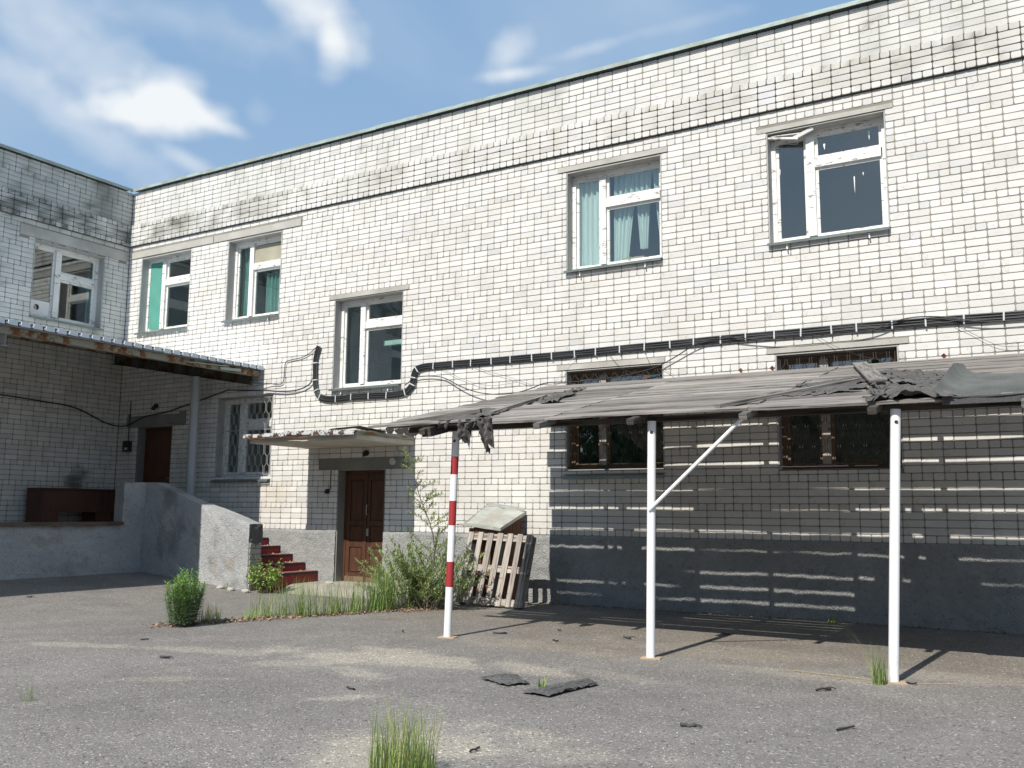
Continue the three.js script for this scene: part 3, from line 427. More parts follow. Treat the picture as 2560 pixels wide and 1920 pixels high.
drape('drape', 'pale drape hanging next to the mullion over the cardboard box', 11.76, 12.18, 5.32, 6.86, -0.36, M.whiteCurtain, 4, 0.45, null, -0.10);
drape('drape', 'middle pale drape tapering to a point above the cardboard box', 12.12, 12.42, 5.55, 6.86, -0.36, M.whiteCurtain, 3, 0.6);
drape('drape', 'pale drape tied against the right edge of the drape window', 12.42, 12.76, 5.36, 6.86, -0.36, M.whiteCurtain, 3, 0.4, null, 0.08);
drape('drape', 'teal drape in the window with the beige board', 3.98, 4.66, 5.24, 6.2, -0.36, M.tealCurtain, 6);
drape('drape', 'dim teal drape behind the narrow sash beside the beige board', 3.26, 3.5, 5.24, 6.86, -0.38, M.tealCurtain, 2);
{ const c = drape('drape', 'teal drape at the corner side of the wing window', 0.12, 0.42, 5.28, 6.4, -0.3, M.tealCurtain, 3); c.geometry.rotateY(Math.PI / 2); c.geometry.translate(0, 0, 0); c.position.z = 0.92; }
{ const b = thing('cardboard_box', 'small brown cardboard box on the inner sill under the drapes', 'box'); b.position.set(12.12, 5.28, -0.30); part('carton', cbox(0.36, 0.13, 0.09, 0.004).translate(0, 0.065, 0), M.card, b); part('flap', [box(0.15, 0.004, 0.085, -0.1, 0.135, 0, 0.1, 0, 0.12), box(0.15, 0.004, 0.085, 0.1, 0.135, 0, 0.1, 0, -0.1)], M.card, b); }
{ const l = thing('ceiling_lamp', 'pale green strip lamp seen inside the lower stair window', 'lamp'); l.position.set(7.25, 4.55, -0.75); part('housing', cbox(0.9, 0.10, 0.12, 0.012), std(0.55, 0.72, 0.64), l); part('end_cap', [box(0.02, 0.11, 0.13, -0.455, 0, 0), box(0.02, 0.11, 0.13, 0.455, 0, 0)], M.white, l); part('cable', rod([-0.2, 0.05, 0], [-0.2, 0.8, 0], 0.006), M.black, l); }

// ───────── window grilles: bent bars forming long hexagons ─────────
function grille(o, mat, label, cols, z) {
  const [a, b, c, d] = o, g = group('window_grille', building); g.userData.label = label;
  const x0 = a + 0.05, x1 = b - 0.05, y0 = c + 0.05, y1 = d - 0.05, p = (x1 - x0) / cols, per = 0.42, amp = p * 0.30;
  for (let i = 0; i < cols; i++) {
    const s = i % 2 ? 1 : -1, xc = x0 + (i + 0.5) * p, pts = []; let y = y0, f = s; pts.push([xc + f * amp, y]);
    while (y < y1) { y = Math.min(y1, y + 0.15); pts.push([xc + f * amp, y]); if (y >= y1) break; y = Math.min(y1, y + 0.055); f = -f; pts.push([xc + f * amp, y]); }
    const segs = []; for (let k = 0; k < pts.length - 1; k++) segs.push(rod([pts[k][0], pts[k][1], z], [pts[k + 1][0], pts[k + 1][1], z], 0.0048, 0.0048, 5)); part('bar', segs, mat, g);
  }
  for (const y of [y0, (y0 * 0.42 + y1 * 0.58), y1]) part('rail', rod([x0 - 0.04, y, z - 0.008], [x1 + 0.04, y, z - 0.008], 0.007, 0.007, 5), mat, g);
  for (const x of [x0, x1]) part('rail', rod([x, y0, z - 0.004], [x, y1, z - 0.004], 0.007, 0.007, 5), mat, g);
}
grille(OPEN.G, M.grilleWhite, 'pale grille on the raised ground-floor window', 18, -0.03);
grille(OPEN.P, M.grilleDark, 'dark grille behind the mid post of the lean-to', 18, -0.06);
grille(OPEN.Q, M.grilleDark, 'dark grille in the deepest shade of the lean-to', 18, -0.06);

// ───────── doors ─────────
{
  const d = group('door', building); d.userData.label = 'weathered double timber door under the slab canopy'; d.position.set(6.36, 0.13, -0.19); const W = 1.10, H = 1.995;
  part('reveal', span(0, 0.02, 0, H, 0, 0.18), M.darkLintel, d); part('reveal', span(W - 0.02, W, 0, H, 0, 0.18), M.darkLintel, d);
  part('frame', [span(0.02, 0.065, 0, H, -0.09, 0), span(W - 0.065, W - 0.02, 0, H, -0.09, 0), span(0.065, W - 0.065, H - 0.05, H, -0.09, 0)], M.door, d);
  const leaf = (x0, x1, mat) => {
    const w = x1 - x0, st = 0.085, gs = [span(x0, x0 + st, 0.03, H - 0.055, -0.05, -0.008), span(x1 - st, x1, 0.03, H - 0.055, -0.05, -0.008)];
    const rails = [[0.03, 0.17], [0.62, 0.72], [1.0, 1.09], [H - 0.17, H - 0.055]]; for (const [a, b] of rails) gs.push(span(x0 + st, x1 - st, a, b, -0.048, -0.010));
    part('leaf', gs, mat, d);
    for (const [a, b] of [[0.17, 0.62], [0.72, 1.0], [1.09, H - 0.17]]) { const g = cbox(w - 2 * st - 0.03, b - a - 0.03, 0.022, 0.01); g.translate((x0 + x1) / 2, (a + b) / 2, -0.026); part('panel', [g, span(x0 + st, x1 - st, a, b, -0.045, -0.036)], mat, d); }
  };
  leaf(0.068, 0.53, M.door); leaf(0.536, W - 0.068, M.door);
  part('kick_strip', [span(0.07, 0.528, 0.005, 0.10, -0.006, 0.004), span(0.538, W - 0.07, 0.005, 0.09, -0.006, 0.003)], M.doorPale, d);
  part('astragal', span(0.515, 0.552, 0.03, H - 0.06, -0.008, 0.010), M.door, d);
  part('handle', tube([[0.575, 1.20, -0.005], [0.575, 1.21, 0.04], [0.575, 1.30, 0.045], [0.575, 1.37, 0.04], [0.575, 1.38, -0.005]], 0.009, 16), M.steel, d);
  part('lock', [span(0.555, 0.60, 0.82, 0.95, -0.006, 0.008), rod([0.578, 0.9, 0.008], [0.578, 0.9, 0.02], 0.014)], M.steel, d);
  part('hasp', [span(0.47, 0.56, 1.10, 1.13, 0.008, 0.016)], M.black, d);
  part('threshold', span(-0.02, W + 0.02, -0.03, 0.004, -0.1, 0.2), M.pad, d);
}
{
  const d = group('door', building); d.userData.label = 'plain dark brown door on the porch'; d.position.set(0.66, 1.02, -0.19); const W = 1.105, H = 2.10;
  part('reveal', span(0, 0.02, 0, H, 0, 0.18), M.darkLintel, d); part('reveal', span(W - 0.02, W, 0, H, 0, 0.18), M.darkLintel, d);
  part('frame', [span(0.02, 0.08, 0, H, -0.09, 0), span(W - 0.08, W - 0.02, 0, H, -0.09, 0), span(0.08, W - 0.08, H - 0.06, H, -0.09, 0)], M.darkDoor, d);
  part('leaf', [span(0.085, W - 0.085, 0.02, H - 0.065, -0.05, -0.012)], M.darkDoor, d);
  part('panel', [cbox(W - 0.35, 0.7, 0.02, 0.01).translate(W / 2, 0.55, -0.008), cbox(W - 0.35, 0.85, 0.02, 0.01).translate(W / 2, 1.48, -0.008)], M.darkDoor, d);
  part('handle', tube([[W - 0.15, 1.02, -0.01], [W - 0.15, 1.02, 0.045], [W - 0.27, 1.02, 0.05]], 0.01, 10), M.steel, d);
}
// door canopy: concrete slab with bent, rusty sheet on its front edges
{
  const c = group('door_canopy', building); c.userData.label = 'concrete slab over the double door edged with rusty sheet';
  part('slab', [(() => { const g = cbox(2.38, 0.105, 1.52, 0.012); g.translate(6.895, 2.585, 0.77); return g; })()], M.slab, c);
  const sheet = (x0, x1, z0, z1, y, seed, tilt) => { const g = new THREE.PlaneGeometry(x1 - x0, z1 - z0, 30, 16); g.rotateX(-Math.PI / 2); g.translate((x0 + x1) / 2, y, (z0 + z1) / 2); const p = g.attributes.position, uv = g.attributes.uv; for (let i = 0; i < p.count; i++) { const x = p.getX(i), z = p.getZ(i); p.setY(i, y + (fbm(x * 2.2 + seed, z * 2 + 1, 3) - 0.5) * 0.05 + tilt * (x - x0)); uv.setXY(i, x, z); } g.computeVertexNormals(); return g; };
  part('cover_sheet', sheet(5.62, 8.10, 0.02, 1.60, 2.672, 3, 0), M.rust, c);
  const lip = (x0, x1, seed, y0, h) => { const n = 26, s = buf(false), g = new THREE.PlaneGeometry(x1 - x0, h, n, 3), p = g.attributes.position; for (let i = 0; i < p.count; i++) { const x = p.getX(i), y = p.getY(i); p.setXYZ(i, x + (x0 + x1) / 2, y0 + y + (fbm(x * 3 + seed, 4, 3) - 0.5) * 0.035, 1.60 + (fbm(x * 4 + seed, y * 9, 2) - 0.5) * 0.03 + (y < 0 ? 0.012 : 0)); } const uv = g.attributes.uv; for (let i = 0; i < p.count; i++) uv.setXY(i, p.getX(i), p.getY(i)); g.computeVertexNormals(); return g.toNonIndexed(); };
  part('front_trim', [lip(5.60, 6.4, 1, 2.655, 0.062), lip(6.38, 7.2, 4, 2.66, 0.07), lip(7.18, 8.09, 8, 2.65, 0.085)], M.peelWhite, c);
  part('rust_edge', [lip(5.60, 6.5, 1, 2.612, 0.025), lip(6.5, 8.08, 4, 2.605, 0.022)], M.rustPlain, c);
  part('side_trim', (() => { const g = new THREE.PlaneGeometry(1.55, 0.075, 24, 3), p = g.attributes.position; for (let i = 0; i < p.count; i++) { const z = p.getX(i), y = p.getY(i); p.setXYZ(i, 8.098 + (fbm(z * 5, y * 9, 2) - 0.5) * 0.02, 2.648 + y + (fbm(z * 3 + 7, 2, 3) - 0.5) * 0.03, 0.80 - z); } g.computeVertexNormals(); return g; })(), M.rust, c);
  part('buckled_sheet', (() => { const g = new THREE.PlaneGeometry(0.95, 0.5, 14, 8); g.rotateX(-Math.PI / 2); const p = g.attributes.position; for (let i = 0; i < p.count; i++) { const x = p.getX(i), z = p.getZ(i); p.setY(i, 0.07 * Math.max(0, 1 - Math.abs(x) / 0.5) + 0.02 * fbm(x * 5 + 3, z * 5, 2)); } g.computeVertexNormals(); g.rotateY(0.9); g.translate(7.72, 2.695, 1.1); return g; })(), M.coping, c);
  // flakes of old tar left on the wall above the slab
  const rp = rng(66), fl = [], wf = [];
  for (let i = 0; i < 66; i++) { const x = 6.0 + 2.08 * Math.pow(rp(), 0.55), y = 2.665 + 0.17 * Math.pow(rp(), 1.5) * (0.4 + 0.6 * sstep(6.6, 7.7, x)), s = 0.015 + 0.05 * rp() * rp() * (x > 7.2 ? 1.6 : 0.8), sh = new THREE.Shape(), n = 7; for (let k = 0; k < n; k++) { const a = k / n * 6.283, q = s * (0.55 + 0.6 * rp()); k ? sh.lineTo(Math.cos(a) * q * 1.5, Math.sin(a) * q) : sh.moveTo(Math.cos(a) * q * 1.5, Math.sin(a) * q); } sh.closePath(); const g = new THREE.ExtrudeGeometry(sh, { depth: 0.004, bevelEnabled: false }); g.translate(x, y, 0.006 + rp() * 0.005); fl.push(g.index ? g.toNonIndexed() : g); }
  const tar = part('tar_flakes', fl, M.peel, c); tar.userData.kind = 'stuff';
}
// small fittings on the walls
{ const l = thing('wall_lamp', 'small dark round lamp above the double door', 'lamp'); l.position.set(7.03, 2.424, 0); part('base', rod([0, 0, 0], [0, 0, 0.05], 0.052, 0.048, 18), M.black, l); part('bulb_holder', rod([0, -0.01, 0.05], [0, -0.05, 0.09], 0.028, 0.024, 14), M.black, l); }
{ const l = thing('junction_box', 'round pale junction box at the canopy end of the door lintel', 'junction box'); l.position.set(7.72, 2.40, 0); part('case', rod([0, 0, 0], [0, 0, 0.035], 0.06, 0.056, 18), M.lampGlass, l); part('lid', rod([0, 0, 0.035], [0, 0, 0.043], 0.05, 0.046, 18), M.lampGlass, l); }
{ const l = thing('junction_box', 'lower round junction box on the door lintel face', 'junction box'); l.position.set(7.64, 2.262, 0.014); part('case', rod([0, 0, 0], [0, 0, 0.035], 0.066, 0.062, 18), M.lampGlass, l); part('lid', rod([0, 0, 0.035], [0, 0, 0.043], 0.054, 0.05, 18), M.lampGlass, l); }
{ const l = thing('light_switch', 'black switch with a cable on the bricks left of the double door', 'switch'); l.position.set(6.14, 1.745, 0); part('case', [cbox(0.075, 0.085, 0.04, 0.01).translate(0, 0, 0.02), cbox(0.12, 0.03, 0.03, 0.008).translate(-0.02, -0.01, 0.018)], M.black, l); part('cable', tube([[0.03, 0.02, 0.012], [0.062, 0.06, 0.014], [0.064, 0.2, 0.012], [0.064, 0.38, 0.012]], 0.008, 14), M.black, l); part('toggle', box(0.02, 0.03, 0.02, 0, 0.0, 0.045), M.black, l); }
{ const l = thing('meter_box', 'small dark meter box on the bricks beside the porch door', 'meter box'); l.position.set(0.40, 2.73, 0); part('case', cbox(0.20, 0.24, 0.09, 0.012).translate(0, 0, 0.045), M.black, l); part('window', box(0.09, 0.05, 0.004, 0.02, -0.05, 0.093), M.lampGlass, l); part('conduit', rod([0, 0.12, 0.03], [0, 1.0, 0.02], 0.01), M.black, l); }
{ const l = thing('wall_lamp', 'dark lamp with white holder high above the porch door', 'lamp'); l.position.set(1.238, 3.569, 0); part('base', rod([0, 0, 0], [0, 0, 0.05], 0.05, 0.045, 16), M.black, l); part('bulb_holder', rod([0, 0, 0.05], [0, -0.08, 0.10], 0.035, 0.045, 16), M.black, l); part('arm', rod([-0.10, 0.05, 0.02], [0, 0.01, 0.03], 0.016), M.white, l); }

// ───────── porch with stairs ─────────
const porch = thing('porch', 'raised corner porch with rendered parapet, red stairs and ribbed roof', 'porch');
function rough(pts, depth, z, n = 0.012, seed = 1, step = 0.05) {      // rendered wall: front outline in x,y, pushed back in -z, face roughened
  const xs = pts.map((p) => p[0]), x0 = Math.min(...xs), x1 = Math.max(...xs), top = (x) => { for (let i = 0; i < pts.length - 1; i++) if (x >= pts[i][0] - 1e-6 && x <= pts[i + 1][0] + 1e-6) return mix(pts[i][1], pts[i + 1][1], (x - pts[i][0]) / (pts[i + 1][0] - pts[i][0] || 1)); return pts.at(-1)[1]; };
  const nx = Math.ceil((x1 - x0) / step), ny = 34, pos = [], uv = [], col = [], idx = [], yb = -0.05;
  const P = (x, y, zz) => { pos.push(x, y, zz); uv.push(x + zz * 0.7 + seed, y + zz * 0.3); const a = fbm(x * 1.1 + seed * 3, y * 1.4 + seed, 4), b = fbm(x * 6 + seed, y * 2.5 + 7, 3), m = sstep(0.54, 0.72, a * 0.7 + b * 0.3) * 0.6, rst = sstep(0.74, 0.80, fbm(x * 2.3 + 50 + seed, y * 2.3, 3)); col.push(...lerp3(lerp3([1, 1, 1], [0.42, 0.42, 0.44], m), [0.66, 0.52, 0.40], rst * 0.4)); };
  for (let j = 0; j <= ny; j++) for (let i = 0; i <= nx; i++) { const x = x0 + (x1 - x0) * i / nx, t = top(x) + (fbm(x * 4 + seed, 3, 3) - 0.5) * 0.02, y = mix(yb, t, j / ny), e = j === ny || i === nx ? -0.008 : 0; P(x, y, z + e + (fbm(x * 9 + seed, y * 9, 3) - 0.5) * n * 2.2 + (fbm(x * 28, y * 28 + seed, 2) - 0.5) * n); }
  for (let j = 0; j < ny; j++) for (let i = 0; i < nx; i++) { const a = j * (nx + 1) + i; idx.push(a, a + 1, a + nx + 1, a + 1, a + nx + 2, a + nx + 1); }
  const o = pos.length / 3; for (let i = 0; i <= nx; i++) { const s = ny * (nx + 1) + i; P(pos[s * 3], pos[s * 3 + 1], pos[s * 3 + 2]); P(pos[s * 3], pos[s * 3 + 1] + (fbm(i * 0.4 + seed, 9, 2) - 0.5) * 0.01, z - depth); }
  for (let i = 0; i < nx; i++) { const a = o + i * 2; idx.push(a, a + 2, a + 1, a + 1, a + 2, a + 3); }
  const back = pos.length / 3; for (let i = 0; i <= nx; i++) { const x = x0 + (x1 - x0) * i / nx; P(x, top(x), z - depth); P(x, yb, z - depth); } for (let i = 0; i < nx; i++) { const a = back + i * 2; idx.push(a, a + 2, a + 1, a + 1, a + 2, a + 3); }
  for (const x of [x0, x1]) { const b = pos.length / 3; P(x, yb, z); P(x, top(x), z); P(x, top(x), z - depth); P(x, yb, z - depth); idx.push(b, b + 1, b + 2, b, b + 2, b + 3); }
  const g = new THREE.BufferGeometry(); g.setAttribute('position', new THREE.Float32BufferAttribute(pos, 3)); g.setAttribute('uv', new THREE.Float32BufferAttribute(uv, 2)); g.setAttribute('color', new THREE.Float32BufferAttribute(col, 3)); g.setIndex(idx); g.computeVertexNormals(); return g.toNonIndexed();
}
part('platform', [span(0.03, 2.64, 0.1, 1.02, 0.03, 10.5), span(2.64, 4.40, 0.1, 1.02, 0.03, 1.11)], M.pad, porch);
part('stair_parapet', rough([[2.87, 1.893], [3.08, 1.888], [3.55, 1.755], [4.13, 1.555], [4.88, 1.372], [5.64, 1.157]], 0.285, 1.40, 0.012, 3), M.stucco, porch);
{ // bare end of the parapet: bricks showing below a broken cap of render
  const rn = rng(12); const mats = [0.33, 0.38, 0.43].map((k) => std(k, k * 0.99, k * 0.94, { map: T.brick, bumpMap: T.brickBump, bumpScale: 0.004 }));
  part('end_core', span(5.635, 5.652, 0, 0.84, 1.12, 1.39), M.mortar, porch);
  for (let k = 0; k < 8; k++) { const y = 0.05 + k * 0.0985, cuts = k % 2 ? [0, 0.125, 0.27] : [0, 0.27]; for (let i = 0; i < cuts.length - 1; i++) { const w = cuts[i + 1] - cuts[i] - 0.011, G = buf(false); pushBrick(G, w, 0.088, 0.03, () => {}, null, rn() * 3, rn() * 3); const m = part('brick', bufGeo(G), mats[Math.floor(rn() * 3)], porch); m.position.set(5.665 + (rn() - 0.5) * 0.012, y + 0.045, 1.39 - (cuts[i] + cuts[i + 1]) / 2); m.rotation.set((rn() - 0.5) * 0.04, Math.PI / 2, 0); } }
  part('end_cap', (() => { const g = new THREE.PlaneGeometry(0.285, 0.33, 10, 12), p = g.attributes.position; for (let i = 0; i < p.count; i++) { const x = p.getX(i), y = p.getY(i); p.setZ(i, 0.02 + (fbm(x * 14 + 3, y * 14, 3) - 0.5) * 0.04); if (y < -0.16) p.setY(i, y + (fbm(x * 9, 1, 2) - 0.5) * 0.1); } g.computeVertexNormals(); g.rotateY(Math.PI / 2); g.translate(5.655, 0.985, 1.257); return g; })(), std(0.17, 0.17, 0.165, { map: T.stucco, bumpMap: T.stuccoBump, bumpScale: 0.01 }), porch);
}
{ const m = new THREE.Matrix4().makeRotationY(Math.PI / 2).setPosition(2.872, 0, 0); // parapet along z: outline in (-z, y)
  const low = rough([[-10.5, 1.125], [-1.85, 1.125]], 0.24, 0, 0.012, 7); low.applyMatrix4(m); part('side_parapet', low, M.stucco, porch);
  const blk = rough([[-1.88, 1.885], [-1.38, 1.89]], 0.25, 0.002, 0.012, 11); blk.applyMatrix4(m); part('parapet_block', blk, M.stucco, porch);
  part('parapet_rail', [box(0.30, 0.035, 8.62, 2.765, 1.145, 6.19, 0.0), box(0.012, 0.06, 8.62, 2.92, 1.13, 6.19)], std(0.16, 0.115, 0.09, { map: T.grey }), porch); }
for (let i = 0; i < 5; i++) {
  const x = 5.99 - 0.317 * i, y = 0.308 + 0.1425 * i, s = group('step', porch);
  part('riser', span(4.35, x - 0.012, i ? y - 0.142 : 0.02, y - 0.012, 0.035, 1.115), M.stepRed, s);
  part('tread', span(x - 0.345, x - 0.03, y - 0.012, y + 0.004, 0.036, 1.114), M.tread, s);
  { const g = cbox(0.034, 0.045, 1.075, 0.008); g.translate(x - 0.014, y - 0.017, 0.575); part('nosing', g, M.nosing, s); }
}
{ const rn = rng(71), chips = []; for (let i = 0; i < 70; i++) { const st = Math.floor(rn() * 5), x = 5.99 - 0.317 * st - 0.05 - rn() * 0.22, y = 0.308 + 0.1425 * st + 0.008; chips.push(box(0.012 + rn() * 0.03, 0.006, 0.01 + rn() * 0.025, x, y, 0.05 + rn() * rn() * 0.5, rn(), rn() * 3, rn())); } const o = tag(mesh('litter_on_steps', chips, std(0.35, 0.27, 0.19)), 'crumbs and dead leaves lying on the red stairs', 'litter', null, 'stuff'); }
// roof of the porch: rafters, fascia channel and ribbed sheet
{
  const roofY = (x) => 4.125 + 0.17 * (4.39 - x);
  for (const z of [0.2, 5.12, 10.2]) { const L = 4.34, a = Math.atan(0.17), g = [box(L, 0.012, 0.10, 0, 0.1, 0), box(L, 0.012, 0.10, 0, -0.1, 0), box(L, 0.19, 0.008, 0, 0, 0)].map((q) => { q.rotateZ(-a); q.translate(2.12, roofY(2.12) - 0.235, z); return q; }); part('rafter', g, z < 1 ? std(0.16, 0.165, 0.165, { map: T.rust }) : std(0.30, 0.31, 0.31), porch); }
  part('fascia', [span(4.26, 4.27, 3.99, 4.105, 0.03, 11), span(4.20, 4.27, 3.985, 3.992, 0.03, 11), span(4.20, 4.27, 4.10, 4.108, 0.03, 11)], M.rust, porch);
  part('purlin', [span(2.0, 2.06, 4.40, 4.47, 0.03, 11), span(0.6, 0.66, 4.62, 4.70, 0.03, 11)], M.rust, porch);
  const sheetPts = []; const per = 0.2, prof = [[0, 0], [0.155, 0], [0.168, -0.03], [0.187, -0.03], [0.2, 0]];
  const pos = [], idx = []; for (let z = 0.02, k = 0; z < 11; z += per, k++) for (const [dz, dy] of prof.slice(0, 4)) for (const x of [0.01, 4.36]) pos.push(x, roofY(x) + dy + 0.03, z + dz);
  for (let i = 0; i < pos.length / 6 - 1; i++) { const a = i * 2; idx.push(a, a + 1, a + 2, a + 1, a + 3, a + 2); }
  const g = new THREE.BufferGeometry(); g.setAttribute('position', new THREE.Float32BufferAttribute(pos, 3)); g.setIndex(idx); g.computeVertexNormals(); part('roof_sheet', metreUV(g), M.rib, porch);
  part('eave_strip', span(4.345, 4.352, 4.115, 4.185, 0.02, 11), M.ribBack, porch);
  const rn = rng(3); for (let z = 0.02, k = 0; z < 10.95; z += per, k++) { const s = new THREE.Shape(); s.moveTo(0, 0.002 + rn() * 0.006); s.lineTo(0.152, 0.002 + rn() * 0.01); s.lineTo(0.142, 0.078); s.lineTo(0.006, 0.078); s.closePath(); const q = new THREE.ExtrudeGeometry(s, { depth: 0.018, bevelEnabled: false }); q.rotateY(-Math.PI / 2); q.translate(4.374 + rn() * 0.004, 4.112, z); part('roof_rib', metreUV(q), M.rib, porch); }
  part('column', [rod([2.80, 1.02, 0.32], [2.80, 4.05, 0.32], 0.088, 0.088, 20)], M.column, porch);
  part('torn_flashing', [box(0.05, 0.012, 0.95, 4.32, 4.06, 1.35, 0.06, 0, -0.4), box(0.03, 0.05, 0.5, 4.31, 4.03, 0.8, 0.05, 0, 0.2)], M.coping, porch);
}
{ const d = thing('desk', 'old dark brown desk standing on the porch against the wing wall', 'desk'); d.position.set(0.42, 1.02, 1.25); const m = std(0.10, 0.038, 0.022, { map: T.door, roughness: 0.5 });
  part('top', cbox(0.55, 0.03, 1.66, 0.006).translate(0, 0.76, 0), m, d); part('modesty_panel', span(0.2, 0.216, 0.30, 0.742, -0.80, 0.80), m, d); part('side_panel', span(-0.25, 0.25, 0.0, 0.744, 0.80, 0.82), m, d); part('side_panel', span(-0.25, 0.25, 0.0, 0.744, -0.82, -0.80), m, d); part('drawer_pedestal', [span(-0.25, 0.19, 0.05, 0.743, 0.46, 0.79)], m, d); part('drawer_pedestal', [span(-0.25, 0.19, 0.05, 0.743, -0.79, -0.40)], m, d); part('leg', [span(0.19, 0.24, 0, 0.3, -0.80, -0.76)], m, d); part('leg', [span(0.19, 0.24, 0, 0.3, 0.45, 0.80)], m, d); }

// ───────── cables ─────────
{
  const P2 = [[5.815, 4.47], [5.748, 4.253], [5.745, 3.943], [5.762, 3.736], [5.831, 3.55], [5.97, 3.468], [6.29, 3.44], [6.68, 3.454], [7.187, 3.449], [7.678, 3.444], [7.917, 3.484], [8.035, 3.592], [8.06, 3.725], [8.115, 3.85], [8.26, 3.893], [8.562, 3.897], [9.6, 3.892], [10.831, 3.887], [12.2, 3.898], [13.604, 3.905], [15, 3.905], [16.093, 3.899], [17.477, 3.872], [19.5, 3.86], [21.8, 3.86]];
  const curve = new THREE.CatmullRomCurve3(P2.map(([x, y]) => V(x, y, 0)), false, 'centripetal'), N = 420, pts = curve.getSpacedPoints(N), nrm = pts.map((p, i) => { const t = pts[Math.min(N, i + 1)].clone().sub(pts[Math.max(0, i - 1)]).normalize(); return V(-t.y, t.x, 0); });
  const b = thing('cable_bundle', 'thick black cable bundle clipped across the brick wall', 'cable'), n = 6, rn = rng(14), colours = [M.cable, M.cable, std(0.05, 0.052, 0.056, { roughness: 0.45 })];
  for (let k = 0; k < n; k++) { const off = (k - (n - 1) / 2) * 0.0185, ph = rn() * 9; const line = pts.map((p, i) => p.clone().addScaledVector(nrm[i], off + 0.0015 * Math.sin(i * 0.16 + ph)).add(V(0, 0, 0.032 + 0.010 * (k % 2) + 0.002 * Math.sin(i * 0.23 + ph * 2)))); part('cable', tube(line, 0.0125, 420, 7), colours[k % 3], b); }
  const clipXs = [[5.737, 4.15], [5.748, 3.839], [5.78, 3.64], [5.9, 3.49], [6.288, 3.45], [6.678, 3.454], [7.073, 3.452], [7.483, 3.447], [7.87, 3.472], [8.035, 3.59], [8.064, 3.734], [8.131, 3.866], [8.504, 3.896]];
  for (let x = 8.9; x < 10.7; x += 0.39) clipXs.push([x, 3.893]); for (const x of [10.846, 11.24, 11.621, 12.014, 12.417, 12.826, 13.223, 13.621, 14.0, 14.386, 14.776, 15.156, 15.499, 15.928, 16.35, 16.8, 17.25, 17.7, 18.2]) clipXs.push([x, 3.9]);
  for (const [cx, cy] of clipXs) { let best = 0, bd = 9; pts.forEach((p, i) => { const d = Math.hypot(p.x - cx, cy < 3.86 || cx < 8.3 ? p.y - cy : 0); if (d < bd) { bd = d; best = i; } }); const a = Math.atan2(nrm[best].y, nrm[best].x) - Math.PI / 2; const g = cbox(0.02, 0.116, 0.006, 0.002); g.translate(0, 0, 0.059); const g2 = [g, box(0.02, 0.006, 0.06, 0, 0.059, 0.03), box(0.02, 0.006, 0.06, 0, -0.059, 0.03)]; const m = part('cable_clip', g2, M.clip, b); m.position.set(pts[best].x, pts[best].y, 0); m.rotation.z = a + (rn() - 0.5) * 0.1; }
  const wire = (name, label, list, r, mat = M.cable, z = 0.05) => tag(mesh(name, tube(list.map(([x, y, zz]) => V(x, y, zz ?? z)), r, 90, 6), mat), label, 'cable');
  wire('loose_cable', 'black cable sagging from the bundle down along the lean-to roof edge', [[7.878, 3.589], [8.145, 3.718], [8.528, 3.709], [8.76, 3.652], [9.104, 3.489, 0.08], [9.466, 3.367, 0.11], [9.844, 3.31, 0.13], [10.187, 3.313, 0.12], [10.47, 3.37, 0.10], [10.773, 3.445, 0.1], [11.314, 3.43, 0.09], [11.788, 3.445, 0.08], [12.134, 3.48, 0.07], [12.584, 3.56, 0.07], [12.9, 3.69, 0.06], [13.3, 3.88, 0.08], [13.7, 3.93, 0.085]], 0.0085);
  wire('loose_cable', 'black cable looping over the bundle above the shaded brown window', [[13.7, 3.93, 0.085], [14.1, 3.86, 0.09], [14.6, 3.80, 0.09], [15.2, 3.80, 0.09], [15.7, 3.84, 0.09], [16.1, 3.95, 0.085], [16.5, 3.94, 0.085], [17.0, 3.83, 0.08], [17.6, 3.80, 0.08], [18.4, 3.82, 0.06]], 0.0085);
  wire('loose_cable', 'two-strand black cable from the porch roof to the bundle end', [[3.6, 3.75, 0.2], [4.1, 3.72, 0.12], [4.5, 3.70, 0.06], [4.9, 3.66, 0.06], [5.3, 3.66, 0.05], [5.6, 3.74, 0.05], [5.73, 3.88, 0.05]], 0.013);
  wire('loose_cable', 'thin black wire bending up from the porch roof to the bundle top', [[4.2, 3.86, 0.15], [4.6, 3.83, 0.05], [4.82, 3.80, 0.03], [4.93, 3.86, 0.03], [4.95, 4.05, 0.03], [4.97, 4.22, 0.03], [5.1, 4.26, 0.03], [5.4, 4.29, 0.03], [5.6, 4.36, 0.03], [5.72, 4.44, 0.03], [5.80, 4.46, 0.03]], 0.008);
  wire('loose_cable', 'black cable strung along the wing wall under the porch roof', [[0.05, 3.72, 4.2], [0.05, 3.60, 3.0], [0.06, 3.55, 2.0], [0.06, 3.48, 1.1], [0.07, 3.22, 0.35], [0.3, 3.18, 0.05], [0.9, 3.35, 0.04], [1.6, 3.42, 0.04], [2.3, 3.55, 0.05], [3.0, 3.68, 0.06], [3.6, 3.75, 0.2]], 0.014);
